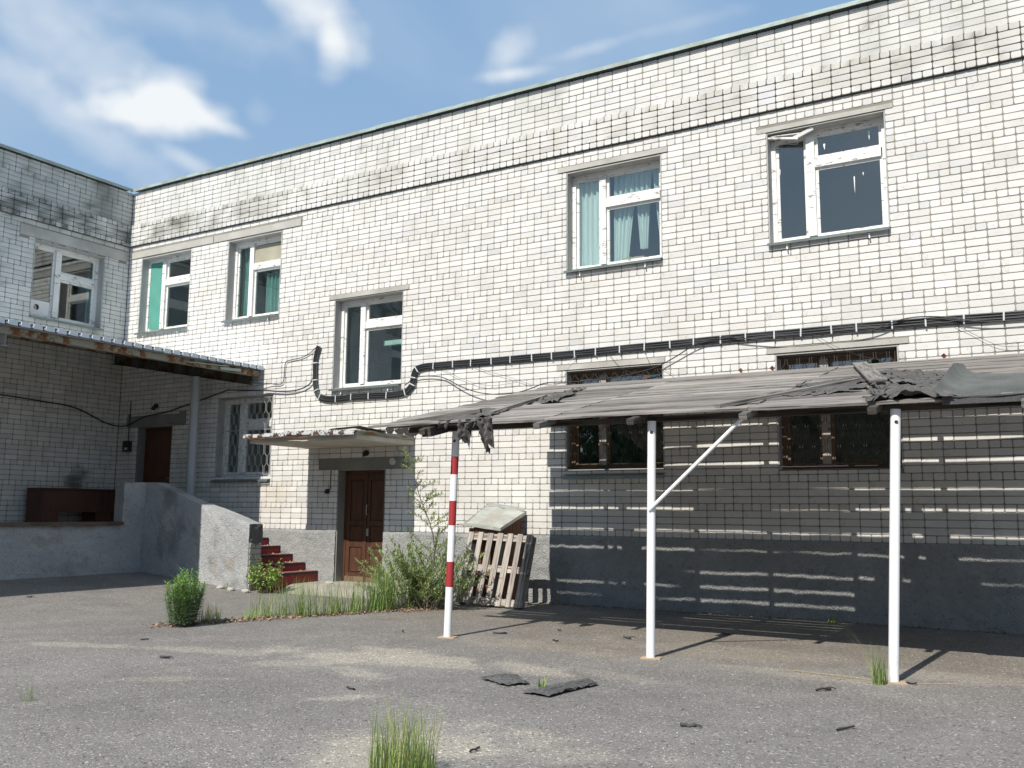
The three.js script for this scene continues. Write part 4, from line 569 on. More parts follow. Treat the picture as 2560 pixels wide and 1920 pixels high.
  const rw = rng(40); for (let i = 0; i < 7; i++) { const x = [8.6, 9.2, 11.3, 11.8, 12.4, 14.9, 16.6][i], dx = [1.6, 1.3, -0.6, 0.7, 0.5, 1.2, 0.9][i]; const lab = ['fine wire drooping off the bundle towards the striped post', 'fine wire crossing the bricks above the roof corner', 'pale wire hanging over the lintel of the brown window', 'fine wire curling below the bundle over the brown window', 'fine wire looping down onto the lean-to boards', 'fine wire draped over the lintel of the shaded brown window', 'fine wire straggling over bricks near the picture edge'][i]; const cc = [[x, 3.88], [x + dx * 0.3, 3.88 - 0.12 - rw() * 0.2], [x + dx * 0.65, 3.6 - rw() * 0.15], [x + dx, 3.5 - rw() * 0.1]].map(([a, b2]) => [a, b2, 0.03 + rw() * 0.03]); wire('thin_wire', lab, cc, 0.0028, i === 2 ? M.clip : M.cable); }
}

// ───────── lean-to ─────────
const leanto = thing('lean_to', 'lean-to roof of weathered grey boards on white steel posts', 'lean-to');
const LY = (z) => 3.41 - 0.232 * z, LA = Math.atan(0.232);
{
  const rn = rng(321), post = (bx, bz, tx, label, bands) => {
    const p = group('post', leanto), top = 2.315, r = 0.0425; p.userData.label = label; p.position.set(bx, 0, bz); const lean = (y) => (tx - bx) * y / top;
    const seg = (y0, y1, mat, nm) => part(nm, rod([lean(y0), y0, 0], [lean(y1), y1, 0], r, r, 24), mat, p);
    let y = -0.02, red = false; for (const b of [...bands, top]) { seg(y, b, red ? M.red : M.post, red ? 'red_band' : 'tube'); y = b; red = !red; }
    part('base_plate', box(0.19, 0.010, 0.15, 0.01, 0.006, 0, 0, 0.2, 0), M.plate, p);
    part('bolt_hole', rod([lean(2.2) + 0.012, 2.2, r - 0.008], [lean(2.2) + 0.0125, 2.2, r + 0.001], 0.016, 0.016, 12), M.black, p);
  };
  post(11.75, 4.17, 11.823, 'red and white striped post', [0.558, 0.839, 1.244, 1.521, 1.82, 2.023]);
  post(14.239, 4.287, 14.283, 'plain white post with a diagonal brace', []);
  post(16.469, 4.362, 16.588, 'plain white post at the shaded end', []);
  post(18.75, 4.36, 18.8, 'plain white post out at the far end', []);
  part('brace', rod([14.263, 1.43, 4.335], [15.29, 2.36, 4.335], 0.019, 0.019, 12), M.post, leanto);
  part('beam', [span(11.22, 19.4, 2.31, 2.362, 4.22, 4.27), span(11.22, 19.4, 2.356, 2.364, 4.20, 4.29)], M.darkWood, leanto);
  part('ledger', span(10.8, 19.4, 3.28, 3.355, 0.03, 0.09), M.darkWood, leanto);
  const RX = [11.72, 13.15, 14.2, 15.32, 16.44, 17.6, 18.75];
  RX.forEach((x, i) => { const L = 4.62 / Math.cos(LA) + (i === 0 ? 0.1 : 0), g = cbox(0.075, 0.062, L, 0.006); g.rotateX(LA); g.translate(x, LY(2.31) - 0.056, 2.33); part('rafter', g, i % 2 ? M.greyWood[3] : M.darkWood, leanto); });
  part('rafter', [box(0.12, 0.10, 0.34, 11.74, LY(4.5) - 0.06, 4.47, LA)], M.darkWood, leanto);
  const cuts = [0.10, 0.38, 0.62, 0.86, 1.08, 1.39, 1.62, 1.88, 2.12, 2.38, 2.55, 2.71, 2.95, 3.19, 3.42, 3.65, 3.88, 4.10, 4.30, 4.5];
  const secs = [[10.75, 13.15], [13.15, 15.32], [15.32, 17.6], [17.6, 19.5]];
  secs.forEach(([x0, x1], s) => {
    for (let k = 0; k < cuts.length - 1; k++) {
      const a = cuts[k], b = cuts[k + 1]; let gap = 0.016 + 0.026 * rn(); if (rn() < 0.15) gap = 0.001; if (s >= 2 && k < 9) gap += 0.012; if (s === 1 && k === 4) gap += 0.012; if (s >= 2 && k > 9) gap *= 0.15;
      const w = (b - a) / Math.cos(LA) - gap; let l0 = x0 + (s === 0 ? (rn() - 0.5) * 0.08 + (k > 16 ? 0.18 * rn() + (k - 16) * 0.1 : 0) : 0.006 + (rn() - 0.5) * 0.012), l1 = x1 - 0.006 + (rn() - 0.5) * 0.012;  if (s === 0 && k === 17) l0 -= 0.12;
      const L = l1 - l0, g = new THREE.BoxGeometry(L, 0.02 + 0.006 * rn(), w, 10, 1, 1), p = g.attributes.position, ws = rn() * 90, wa = 0.006 + 0.02 * rn() * rn(), sag = (rn() - 0.5) * 0.02, cup = (rn() - 0.5) * 0.012, bend = (rn() - 0.5) * 0.018;
      for (let i = 0; i < p.count; i++) { const x = p.getX(i), u = x / (L / 2), z = p.getZ(i) / (w / 2); p.setY(i, p.getY(i) + sag * (1 - u * u) + cup * z * z); p.setZ(i, p.getZ(i) + bend * (1 - u * u) + wa * (fbm(x * 1.6 + ws + (z > 0 ? 40 : 0), ws, 3) - 0.5) * 2); if (Math.abs(u) > 0.99) p.setX(i, x + (rn() - 0.5) * 0.012); }
      const q = metreUV(g, rn() * 9, rn() * 9); q.computeVertexNormals();
      const m = part('board', q, M.greyWood[Math.floor(rn() * 6)], leanto); m.position.set((l0 + l1) / 2, LY((a + b) / 2) - 0.012 + rn() * 0.008, (a + b) / 2); m.rotation.set(LA + (rn() - 0.5) * 0.03, (rn() - 0.5) * 0.006, (rn() - 0.5) * 0.004);
    }
  });
  // warped board ends and battens that stick out at the corner
  const ex = part('board', metreUV(new THREE.BoxGeometry(1.5, 0.022, 0.12)), M.greyWood[1], leanto); ex.position.set(11.62, LY(4.46) + 0.012, 4.52); ex.rotation.set(LA, 0.03, 0.01);
  const ex2 = part('batten', metreUV(new THREE.BoxGeometry(1.15, 0.05, 0.06)), M.greyWood[3], leanto); ex2.position.set(11.42, LY(3.95) + 0.012, 3.98); ex2.rotation.set(LA, 0.16, 0.075);
  const ex3 = part('batten', metreUV(new THREE.BoxGeometry(0.30, 0.05, 0.08)), M.darkWood, leanto); ex3.position.set(11.40, 2.385, 4.25);
  // battens nailed down the slope
  const bat = (x0, z0, x1, z1, mat, w = 0.06) => { const dx = x1 - x0, dz = z1 - z0, L = Math.hypot(dx, dz / Math.cos(LA)), m = part('batten', metreUV(new THREE.BoxGeometry(L, 0.035, w), x0, z0), mat, leanto); const A = V(x0, LY(z0) + 0.03, z0), B = V(x1, LY(z1) + 0.03, z1), d = B.clone().sub(A).normalize(), nY = V(0, 1, 0.232).normalize(), zz = d.clone().cross(nY).normalize(); m.quaternion.setFromRotationMatrix(new THREE.Matrix4().makeBasis(d, nY, zz)); m.position.copy(A.add(B).multiplyScalar(0.5)); };
  bat(12.12, 3.9, 11.87, 2.15, M.greyWood[0], 0.075); bat(15.0, 4.40, 15.95, 2.6, M.greyWood[0], 0.075);
  part('gutter_strip', span(16.98, 19.5, LY(4.52) - 0.045, LY(4.52) + 0.02, 4.515, 4.53), M.feltDark, leanto);
  for (const x of [12.45, 14.35, 16.55, 13.9]) part('bracket', box(0.05, 0.055, 0.006, x, LY(0.06) + 0.03, 0.06, 0, 0, 0.7), M.rustPlain, leanto);
}
// roofing felt left on the boards, and a loose board
function felt(name, label, outline, z0, seed, amp, mat, hang) {        // outline: function (u,v) -> [x, z, extra height] on the roof plane
  const n = 26, g = new THREE.PlaneGeometry(1, 1, n, n), p = g.attributes.position, uv = g.attributes.uv;
  for (let i = 0; i < p.count; i++) { const u = p.getX(i) + 0.5, v = p.getY(i) + 0.5, [x, z, h] = outline(u, v), e = Math.abs(fbm(x * 6 + seed, z * 6, 3) - 0.5) * 2, f = Math.abs(fbm(x * 16 + seed, z * 16 + 4, 2) - 0.5); p.setXYZ(i, x, LY(Math.min(z, 4.55)) + 0.012 + h + amp * (e + 0.6 * f), z + (fbm(x * 9, v * 4 + seed, 2) - 0.5) * 0.02); uv.setXY(i, x, z); }
  g.computeVertexNormals(); return tag(mesh(name, g, mat), label, 'roofing felt');
}
const rag = (a, s) => (t) => a * (fbm(t * 7 + s, s, 4) - 0.5);
const quad = (x0, z0, x1, z1, x2, z2, x3, z3, r, s) => { const e1 = rag(r, s), e2 = rag(r, s + 5), e3 = rag(r, s + 9), e4 = rag(r, s + 13); return (u, v) => { const ax = mix(x0, x1, u), az = mix(z0, z1, u), bx = mix(x3, x2, u), bz = mix(z3, z2, u); return [mix(ax, bx, v) + e1(v) * (1 - u) + e2(v) * u, mix(az, bz, v) + e3(u) * (1 - v) + e4(u) * v, 0]; }; };
felt('felt_scrap', 'crumpled grey felt strip lying along the batten near the roof corner', quad(11.85, 1.25, 12.0, 1.2, 12.4, 2.9, 12.1, 3.0, 0.35, 3), 0, 3, 0.06, M.felt);
felt('felt_scrap', 'torn felt crumpled over the roof corner above the striped post', quad(11.5, 3.35, 12.2, 3.6, 12.3, 4.45, 11.6, 4.5, 0.3, 8), 0, 7, 0.06, M.felt);
felt('felt_scrap', 'thin felt flap on the boards left of the loose board', quad(15.35, 2.6, 15.85, 2.1, 16.2, 3.6, 15.7, 3.75, 0.4, 14), 0, 9, 0.03, M.felt);
felt('felt_scrap', 'heap of crumpled felt above the plain edge post', quad(16.2, 3.55, 17.0, 3.5, 17.1, 4.56, 16.35, 4.45, 0.35, 21), 0, 12, 0.095, M.felt);
felt('felt_scrap', 'rough felt strip running from the loose board to the felt sheet', quad(16.0, 1.5, 16.8, 2.5, 16.85, 3.5, 16.2, 2.75, 0.4, 27), 0, 15, 0.06, M.felt);
felt('felt_scrap', 'ragged felt remnant beside the lower batten', quad(15.2, 3.3, 15.7, 2.9, 15.85, 3.3, 15.5, 3.75, 0.25, 33), 0, 18, 0.03, M.felt);
{ // sheet still lying flat with its free end curled up
  const f = felt('felt_sheet', 'smooth dark felt sheet with a curled end covering the front boards', (u, v) => { const x = mix(16.84, 19.5, u) - 0.08 * (v - 0.5), z = mix(2.7 + 0.45 * Math.min(1, u * 4), 4.54, v), c = Math.max(0, 1 - u / 0.12); return [x + 0.12 * c * c, z - 0.05 * (1 - v) * u, 0.012 + 0.16 * c * c * (1 - Math.abs(v - 0.35)) + 0.02 * Math.sin(u * 9 + v * 3) * (1 - u)]; }, 0, 24, 0.012, M.feltSmooth); }
{ // pieces hanging over the front edge by the striped post
  const hangs = [[12.20, 0.085, 0.28, 'long ragged felt tongue hanging beside the striped post'], [12.46, 0.09, 0.34, 'pointed felt tongue hanging free of the roof edge'], [11.92, 0.10, 0.12, 'short dark felt wrapped round the corner rafter end'], [12.33, 0.10, 0.14, 'short ragged felt fringe between the two hanging tongues']];
  hangs.forEach(([x, w, h, lab], k) => { const n = 16, g = new THREE.PlaneGeometry(1, 1, n, n), p = g.attributes.position; for (let i = 0; i < p.count; i++) { const u = p.getX(i) + 0.5, v = 0.5 - p.getY(i), tooth = 0.45 + 1.1 * Math.abs(fbm(u * 6 + k * 7, 1.5, 3) - 0.35) + (k === 1 ? 0.5 * (1 - Math.abs(u - 0.4) * 2) : k === 0 ? 0.45 * u : 0), tap = 1 - 0.3 * v; p.setXYZ(i, x + (u - 0.5) * 2 * w * tap + 0.05 * v * (k === 1 ? 1 : -0.4), LY(4.5) + 0.035 - h * v * tooth, 4.55 + 0.05 * Math.sin(u * 11 + k * 2) * (0.3 + v) + (fbm(u * 7 + k, v * 7, 3) - 0.5) * 0.11); } g.computeVertexNormals(); tag(mesh('felt_scrap', g, k === 2 ? M.feltDark : M.felt), lab, 'roofing felt'); });
}
{ const m = tag(mesh('loose_board', metreUV(new THREE.BoxGeometry(2.85, 0.025, 0.17, 8, 1, 1)), M.greyWood[0]), 'loose grey board lying crosswise over the roof felt', 'board'); const A = V(15.60, LY(0.55) + 0.05, 0.55), B = V(16.28, LY(3.28) + 0.075, 3.28), d = B.clone().sub(A).normalize(), n = V(0, 1, 0.232).normalize(), zz = d.clone().cross(n).normalize(); m.quaternion.setFromRotationMatrix(new THREE.Matrix4().makeBasis(d, n, zz)); m.position.copy(A.add(B).multiplyScalar(0.5)); }

// ───────── box with sheet-metal lid, pallet ─────────
{
  const b = thing('wooden_bin', 'brown timber bin with a dented sloping metal lid against the wall', 'bin'); const x0 = 9.74, x1 = 10.27, z0 = 0.06, z1 = 0.72;
  for (let i = 0; i < 5; i++) part('plank', box((x1 - x0) / 5 - 0.006, 1.13, 0.022, x0 + (i + 0.5) * (x1 - x0) / 5, 0.575, z1), M.boxWood, b);
  for (let i = 0; i < 5; i++) { const z = z0 + (i + 0.5) * (z1 - z0) / 5, h = 1.33 - (i + 0.5) / 5 * 0.20; part('plank', box(0.022, h - 0.01, (z1 - z0) / 5 - 0.006, x1, h / 2, z), M.boxWood, b); part('plank', box(0.022, h - 0.01, (z1 - z0) / 5 - 0.006, x0, h / 2, z), M.boxWood, b); }
  const lid = (u, v) => { const bl = V(9.62, 1.50, 0.06), br = V(10.36, 1.405, 0.05), fr = V(10.35, 1.155, 0.79), fl = V(9.70, 1.225, 0.80); return bl.clone().lerp(br, u).lerp(fl.clone().lerp(fr, u), v); };
  const g = new THREE.PlaneGeometry(1, 1, 20, 20), p = g.attributes.position, uv = g.attributes.uv; for (let i = 0; i < p.count; i++) { const u = p.getX(i) + 0.5, v = 0.5 - p.getY(i), q = lid(u, v); q.y += (fbm(u * 3 + 2, v * 3, 3) - 0.5) * 0.045 - 0.015 * Math.abs(u - 0.5); p.setXYZ(i, q.x, q.y, q.z); uv.setXY(i, u * 0.7, v * 0.75); } g.computeVertexNormals();
  part('lid', g, M.zinc, b);
  const strip = (fn, dy) => { const n = 12, pos = [], id = []; for (let i = 0; i <= n; i++) { const q = fn(i / n); q.y += (fbm(i * 0.3, dy * 9, 2) - 0.5) * 0.012; pos.push(q.x, q.y + 0.004, q.z, q.x, q.y - dy, q.z + 0.004); } for (let i = 0; i < n; i++) { const a = i * 2; id.push(a, a + 1, a + 2, a + 1, a + 3, a + 2); } const s = new THREE.BufferGeometry(); s.setAttribute('position', new THREE.Float32BufferAttribute(pos, 3)); s.setIndex(id); s.computeVertexNormals(); return metreUV(s); };
  part('lid_edge', [strip((t) => lid(t, 1), 0.045), strip((t) => lid(1, t), 0.05), strip((t) => lid(0, t), 0.05)], M.zinc, b);
  part('lid_upstand', strip((t) => lid(t * 0.98, 0).add(V(0, 0.05, 0)), 0.05), M.zinc, b);
  part('lid_board', box(0.28, 0.02, 0.12, 9.70, 1.19, 0.76, 0.1, 0, -0.08), M.greyWood[2], b);
}
{
  const p = thing('pallet', 'weathered pale wooden pallet leaning against the timber bin', 'pallet'); p.position.set(10.33, 0.02, 1.10); p.rotation.set(-0.315, 0.05, -0.012);
  const rn = rng(55), xs = [-0.50, -0.335, -0.165, 0.005, 0.175, 0.345, 0.505], ws = [0.10, 0.10, 0.11, 0.11, 0.115, 0.10, 0.115];
  xs.forEach((x, i) => { const h = 1.10 + (rn() - 0.5) * 0.03, g = cbox(h, ws[i] - 0.016, 0.02, 0.003), m = part('slat', g, M.palletWood[i % 3], p); m.position.set(x, 0.555, 0.022); m.rotation.z = Math.PI / 2 + (rn() - 0.5) * 0.025; });
  for (const y of [0.07, 0.56, 1.04]) { const m = part('stringer', cbox(1.13, 0.10, 0.022, 0.003), M.palletWood[1], p); m.position.set(0, y, 0); }
  for (const y of [0.07, 0.56, 1.04]) for (const x of [-0.5, 0, 0.5]) { const m = part('block', cbox(0.11, 0.10, 0.085, 0.004), M.palletWood[2], p); m.position.set(x, y, -0.055); }
  for (const x of [-0.5, 0, 0.5]) { const m = part('runner', cbox(1.10, 0.10, 0.02, 0.003), M.palletWood[0], p); m.position.set(x, 0.555, -0.11); m.rotation.z = Math.PI / 2; }
}

// ───────── pad before the door ─────────
{ const g = new THREE.PlaneGeometry(3.1, 1.5, 62, 30); g.rotateX(-Math.PI / 2); const p = g.attributes.position; for (let i = 0; i < p.count; i++) { const x = p.getX(i) + 6.95, z = p.getZ(i) + 0.74, w = 0.3 * (fbm(x * 1.5 + 3, z * 1.5, 3) - 0.5), e = sstep(1.45, 0.55, z + w) * sstep(8.45, 7.7, x + w) * sstep(5.4, 5.75, x); p.setXYZ(i, x, -0.03 + 0.155 * e + (fbm(x * 4 + 4, z * 4, 3) - 0.5) * 0.02 * e, z); } g.computeVertexNormals(); structure(mesh('concrete_path', metreUV(g), M.pad)); }
{ const rn = rng(9); [[5.75, 1.52], [5.5, 1.62], [6.55, 0.35], [5.2, 1.58]].forEach(([x, z], i) => { const g = new THREE.IcosahedronGeometry(0.055, 1), p = g.attributes.position; for (let k = 0; k < p.count; k++) { const v = V().fromBufferAttribute(p, k).multiplyScalar(0.7 + 0.7 * fbm(p.getX(k) * 20 + i * 9, p.getY(k) * 20 + p.getZ(k) * 15, 2)); p.setXYZ(k, v.x * 1.4, v.y * 0.7, v.z); } g.computeVertexNormals(); const m = mesh('rubble_chunk', metreUV(g), M.lintel); m.position.set(x, groundY(x, z) + (i === 2 ? 0.14 : 0.02), z); tag(m, ['broken render lump at the foot of the stair parapet', 'small pale rubble piece in front of the stair parapet', 'pale rubble lump on the pad by the double door', 'tiny rubble crumb along the base of the stair parapet'][i], 'rubble'); }); }

// ───────── plants ─────────
const tint = (rn, s = 0.3, y = 0.0) => { const k = 1 + (rn() - 0.5) * 2 * s; return [k * (1 + y * rn()), k, k * (1 - 0.4 * y * rn())]; };
// a leaf: four-sided blade folded along its midrib
function pushLeaf(B, base, dir, up, len, wid, c, bend = 0.15) {
  const side = V().crossVectors(dir, up).normalize(), o = B.pos.length / 3, n = V().crossVectors(side, dir).normalize();
  const mid = base.clone().addScaledVector(dir, len * 0.45), tip = base.clone().addScaledVector(dir, len).addScaledVector(n, -len * bend), l = mid.clone().addScaledVector(side, wid).addScaledVector(n, wid * 0.35), r = mid.clone().addScaledVector(side, -wid).addScaledVector(n, wid * 0.35);
  for (const q of [base, l, tip, r, mid]) { B.pos.push(q.x, q.y, q.z); B.nor.push(n.x, n.y, n.z); B.uv.push(0, 0); B.col.push(...c); }
  B.idx.push(o, o + 1, o + 4, o + 1, o + 2, o + 4, o, o + 4, o + 3, o + 4, o + 2, o + 3);
}
function pushBlade(B, base, az, len, lean, wid, c, droop = 1) {       // grass blade: a tapering, bending strip
  const dir = V(Math.cos(az), 0, Math.sin(az)), side = V(-Math.sin(az), 0, Math.cos(az)), o = B.pos.length / 3, n = 5;
  for (let i = 0; i <= n; i++) { const t = i / n, h = len * (t - 0.30 * droop * t * t * lean), d = len * lean * (0.25 * t + 0.75 * t * t), w = wid * (1 - t * 0.92); const p = base.clone().addScaledVector(dir, d); p.y += h; for (const s of [-1, 1]) { B.pos.push(p.x + side.x * w * s, p.y, p.z + side.z * w * s); B.nor.push(dir.x * -0.6, 0.5, dir.z * -0.6); B.uv.push(0, 0); B.col.push(...c); } }
  for (let i = 0; i < n; i++) { const a = o + i * 2; B.idx.push(a, a + 1, a + 2, a + 1, a + 3, a + 2); }
}
const rdir = (rn) => { const a = rn() * 6.283, z = rn() * 2 - 1, r = Math.sqrt(1 - z * z); return V(r * Math.cos(a), z, r * Math.sin(a)); };
{ // willow sapling: a leaning stem, side shoots, bushy low growth
  const t = thing('willow_sapling', 'leafy willow sapling growing between the double door and the pallet', 'sapling'), rn = rng(101), stem = [[9.80, 0, 1.90], [9.86, 0.35, 1.90], [9.93, 0.75, 1.91], [9.90, 1.08, 1.92], [9.76, 1.40, 1.92], [9.63, 1.66, 1.92], [9.52, 2.0, 1.92], [9.42, 2.2, 1.92]].map((q) => V(...q));
  const curve = new THREE.CatmullRomCurve3(stem), wood = [], B = buf(); const ST = 14; for (let i = 0; i < ST; i++) { const a = curve.getPoint(i / ST), b = curve.getPoint((i + 1) / ST); wood.push(rod(a.toArray(), b.toArray(), mix(0.013, 0.004, i / ST), mix(0.013, 0.004, (i + 1) / ST), 6)); }
  part('trunk', wood, M.bark, t);
  const twigs = [], spray = (root, end, n, ll, wid) => { const c = new THREE.CatmullRomCurve3([root, root.clone().lerp(end, 0.5).add(V((rn() - 0.5) * 0.06, 0.03, (rn() - 0.5) * 0.06)), end]); const k = 5; for (let i = 0; i < k; i++) twigs.push(rod(c.getPoint(i / k).toArray(), c.getPoint((i + 1) / k).toArray(), 0.004 * (1 - i / k) + 0.0014, 0.004 * (1 - (i + 1) / k) + 0.0014, 4)); for (let i = 0; i < n; i++) { const u = 0.15 + 0.85 * (i + rn()) / n, q = c.getPoint(Math.min(1, u)), d = c.getTangent(Math.min(1, u)).multiplyScalar(0.7).add(rdir(rn).multiplyScalar(0.75)).add(V(0, 0.12, 0)).normalize(); pushLeaf(B, q, d, Math.abs(d.y) > 0.9 ? V(1, 0, 0) : V(0, 1, 0), ll * (0.7 + 0.6 * rn()), wid * (0.8 + 0.4 * rn()), tint(rn, 0.3, 0.25), 0.1); } };
  for (let i = 0; i < 30; i++) { const u = 0.2 + 0.8 * Math.pow(rn(), 0.8), root = curve.getPoint(u), a = rn() * 6.283, L = mix(0.55, 0.16, u) * (0.6 + 0.6 * rn()); spray(root, root.clone().add(V(Math.cos(a) * L, L * (0.35 + 0.5 * rn()), Math.sin(a) * L * 0.8)), Math.round(40 * L / 0.3), 0.066, 0.0085); }
  spray(curve.getPoint(0.93), curve.getPoint(1).add(V(-0.06, 0.10, 0.02)), 46, 0.07, 0.0095);
  for (let i = 0; i < 150; i++) { const a = rn() * 6.283, q = Math.sqrt(rn()), root = V(9.58 + (rn() - 0.5) * 0.75, 0.02, 1.72 + (rn() - 0.5) * 0.5), L = 0.35 + 0.75 * rn(), sp = 0.30 + 0.45 * q; spray(root, root.clone().add(V(Math.cos(a) * sp * 1.05, L * (1.02 - 0.25 * q), Math.sin(a) * sp * 0.7)), Math.round(38 + 48 * L), 0.068, 0.0092); }
  part('branches', twigs, M.bark, t); part('crown', bufGeo(B), M.willow, t);
}
{ // upright bushy weed with many narrow leaves
  const t = thing('bushy_weed', 'dense dark green weed clump standing on the open asphalt', 'weed'), rn = rng(202), B = buf(), st = []; const cx = 8.5, cz = 5.12, gy = groundY(cx, cz);
  for (let i = 0; i < 80; i++) { const a = rn() * 6.283, q = Math.sqrt(rn()), bx = cx + Math.cos(a) * q * 0.155, bz = cz + Math.sin(a) * q * 0.155, H = (0.68 - 0.14 * q) * (0.62 + 0.5 * rn()), tx = bx + Math.cos(a) * q * 0.10 + (rn() - 0.5) * 0.08, tz = bz + Math.sin(a) * q * 0.10 + (rn() - 0.5) * 0.08; st.push(rod([bx, gy, bz], [tx, gy + H, tz], 0.004, 0.002, 4));
    const n = Math.round(H * 85); for (let k = 0; k < n; k++) { const u = 0.08 + 0.92 * k / n, p = V(mix(bx, tx, u), gy + H * u, mix(bz, tz, u)), az = k * 2.4 + rn(), d = V(Math.cos(az), 0.35 + 0.8 * u * u, Math.sin(az)).normalize(); const yl = u > 0.86 ? 0.5 : 0.06; pushLeaf(B, p, d, V(0, 1, 0), (0.092 - 0.05 * Math.max(0, u - 0.6)) * (0.8 + 0.4 * rn()), 0.0075, mul(tint(rn, 0.25, yl), u > 0.86 ? 1.5 : 1), 0.2); } }
  part('stems', st, M.bark, t); part('foliage', bufGeo(B), M.weed, t);
}
{ // birch shoot at the foot of the stairs
  const t = thing('birch_shoot', 'bright green broad-leaved shoot at the end of the stair parapet', 'shrub'), rn = rng(303), B = buf(), tw = []; const cx = 6.02, cz = 1.36, gy = 0.02;
  for (let i = 0; i < 60; i++) { const a = rn() * 6.283, sp = 0.05 + 0.28 * Math.sqrt(rn()), H = 0.2 + 0.48 * rn() * (1.1 - sp * 1.4), A = V(cx + (rn() - 0.5) * 0.12, gy, cz + (rn() - 0.5) * 0.12), E = V(cx + Math.cos(a) * sp, gy + H, cz + Math.sin(a) * sp); tw.push(rod(A.toArray(), E.toArray(), 0.004, 0.0015, 4)); for (let k = 0; k < 15; k++) { const p = A.clone().lerp(E, 0.25 + 0.75 * (k + rn()) / 15), d = rdir(rn).add(V(Math.cos(a) * 0.5, -0.1, Math.sin(a) * 0.5)).normalize(); pushLeaf(B, p, d, Math.abs(d.y) > 0.9 ? V(1, 0, 0) : V(0, 1, 0), 0.058 * (0.7 + 0.6 * rn()), 0.021, tint(rn, 0.3, 0.15), 0.15); } }
  part('stems', tw, M.bark, t); part('foliage', bufGeo(B), M.birch, t);
}
function tuft(name, label, x, z, n, h, spread, seed, o = {}) {
  const B = buf(), rn = rng(seed), gy = o.y ?? groundY(x, z); for (let i = 0; i < n; i++) { const a = rn() * 6.283, q = Math.sqrt(rn()) * spread, b = V(x + Math.cos(a) * q, gy - 0.004, z + Math.sin(a) * q * (o.flat ?? 1)); const dry = rn() < (o.dry ?? 0.12); pushBlade(B, b, rn() * 6.283, h * (0.3 + 0.85 * rn()), (o.lean ?? 0.5) * (0.15 + 1.5 * rn() * rn() + 0.3 * rn()), (o.w ?? 0.0035) * (0.7 + 0.6 * rn()), dry ? [2.2, 1.35, 1.7] : tint(rn, 0.3, o.yellow ?? 0.2)); }
  return tag(mesh(name, bufGeo(B), M.grass), label, 'grass', o.group);
}
const G1 = 'grass tufts along the crack before the door', L1 = 'tuft in the row of tall grass along the crack before the door';
{ const rn = rng(88); let s = 400; for (const [x, z, n, h, sp] of [[9.22, 2.62, 110, 0.6, 0.2], [9.15, 2.95, 90, 0.52, 0.2], [9.05, 3.2, 80, 0.55, 0.2], [8.98, 3.45, 70, 0.55, 0.19], [8.86, 3.62, 64, 0.52, 0.18], [8.66, 3.72, 60, 0.52, 0.18], [8.5, 3.86, 50, 0.46, 0.16], [9.5, 1.9, 60, 0.4, 0.2]]) tuft('grass_tuft', L1, x, z, n, h, sp, s++, { group: G1, w: 0.0042, dry: 0.2 }); }
tuft('grass_tuft', 'tallest and densest grass clump in the row beside the willow', 9.32, 2.32, 300, 0.72, 0.2, 439, { w: 0.0042, dry: 0.1 });
tuft('grass_tuft', 'sparse grass along the edge of the concrete pad', 6.9, 1.35, 60, 0.32, 0.5, 441, { flat: 0.25, dry: 0.25, y: 0.02 });
tuft('grass_tuft', 'short yellowish grass tuft beside the bushy weed', 8.42, 4.62, 150, 0.30, 0.13, 450, { yellow: 0.6, dry: 0.25, w: 0.0028 });
tuft('grass_tuft', 'wispy grass with dry stalks at the foot of the plain edge post', 16.38, 4.52, 90, 0.34, 0.06, 451, { lean: 0.4, w: 0.0028, dry: 0.3 });
tuft('grass_tuft', 'big fresh grass clump at the bottom edge of the picture', 14.69, 8.80, 420, 0.38, 0.18, 452, { w: 0.0026, yellow: 0.5, lean: 0.4 });
tuft('grass_tuft', 'tiny thin grass clump alone on the asphalt far from the posts', 11.2, 8.75, 26, 0.2, 0.05, 453, { w: 0.0022, yellow: 0.5 });
tuft('grass_tuft', 'tiny weed sprouting between the two felt patches on the ground', 14.09, 6.19, 16, 0.12, 0.03, 454, { w: 0.005, lean: 0.5 });
tuft('grass_tuft', 'small green sprig at the wall base under the lean-to', 15.05, 0.14, 24, 0.12, 0.06, 455, { w: 0.006, lean: 0.7 });
tuft('grass_tuft', 'low dry grass by the foot of the stair parapet', 5.3, 1.55, 40, 0.14, 0.14, 456, { dry: 0.5, yellow: 0.6, flat: 0.5 });
tuft('grass_tuft', 'small weed in the leaf litter between weed clump and grass row', 8.72, 4.25, 26, 0.2, 0.07, 457, { w: 0.006, lean: 0.6 });
{ const rn = rng(17), B = buf(); for (let i = 0; i < 9; i++) { const b = V(16.36 + (rn() - 0.5) * 0.06, 0, 4.5); pushBlade(B, b, Math.PI + (rn() - 0.5) * 0.9, 0.42 + 0.2 * rn(), 0.42 + 0.2 * rn(), 0.0022, [1, 1, 1]); } tag(mesh('dry_stalks', bufGeo(B), M.dry), 'straw-coloured stalks leaning beside the plain edge post', 'grass'); }

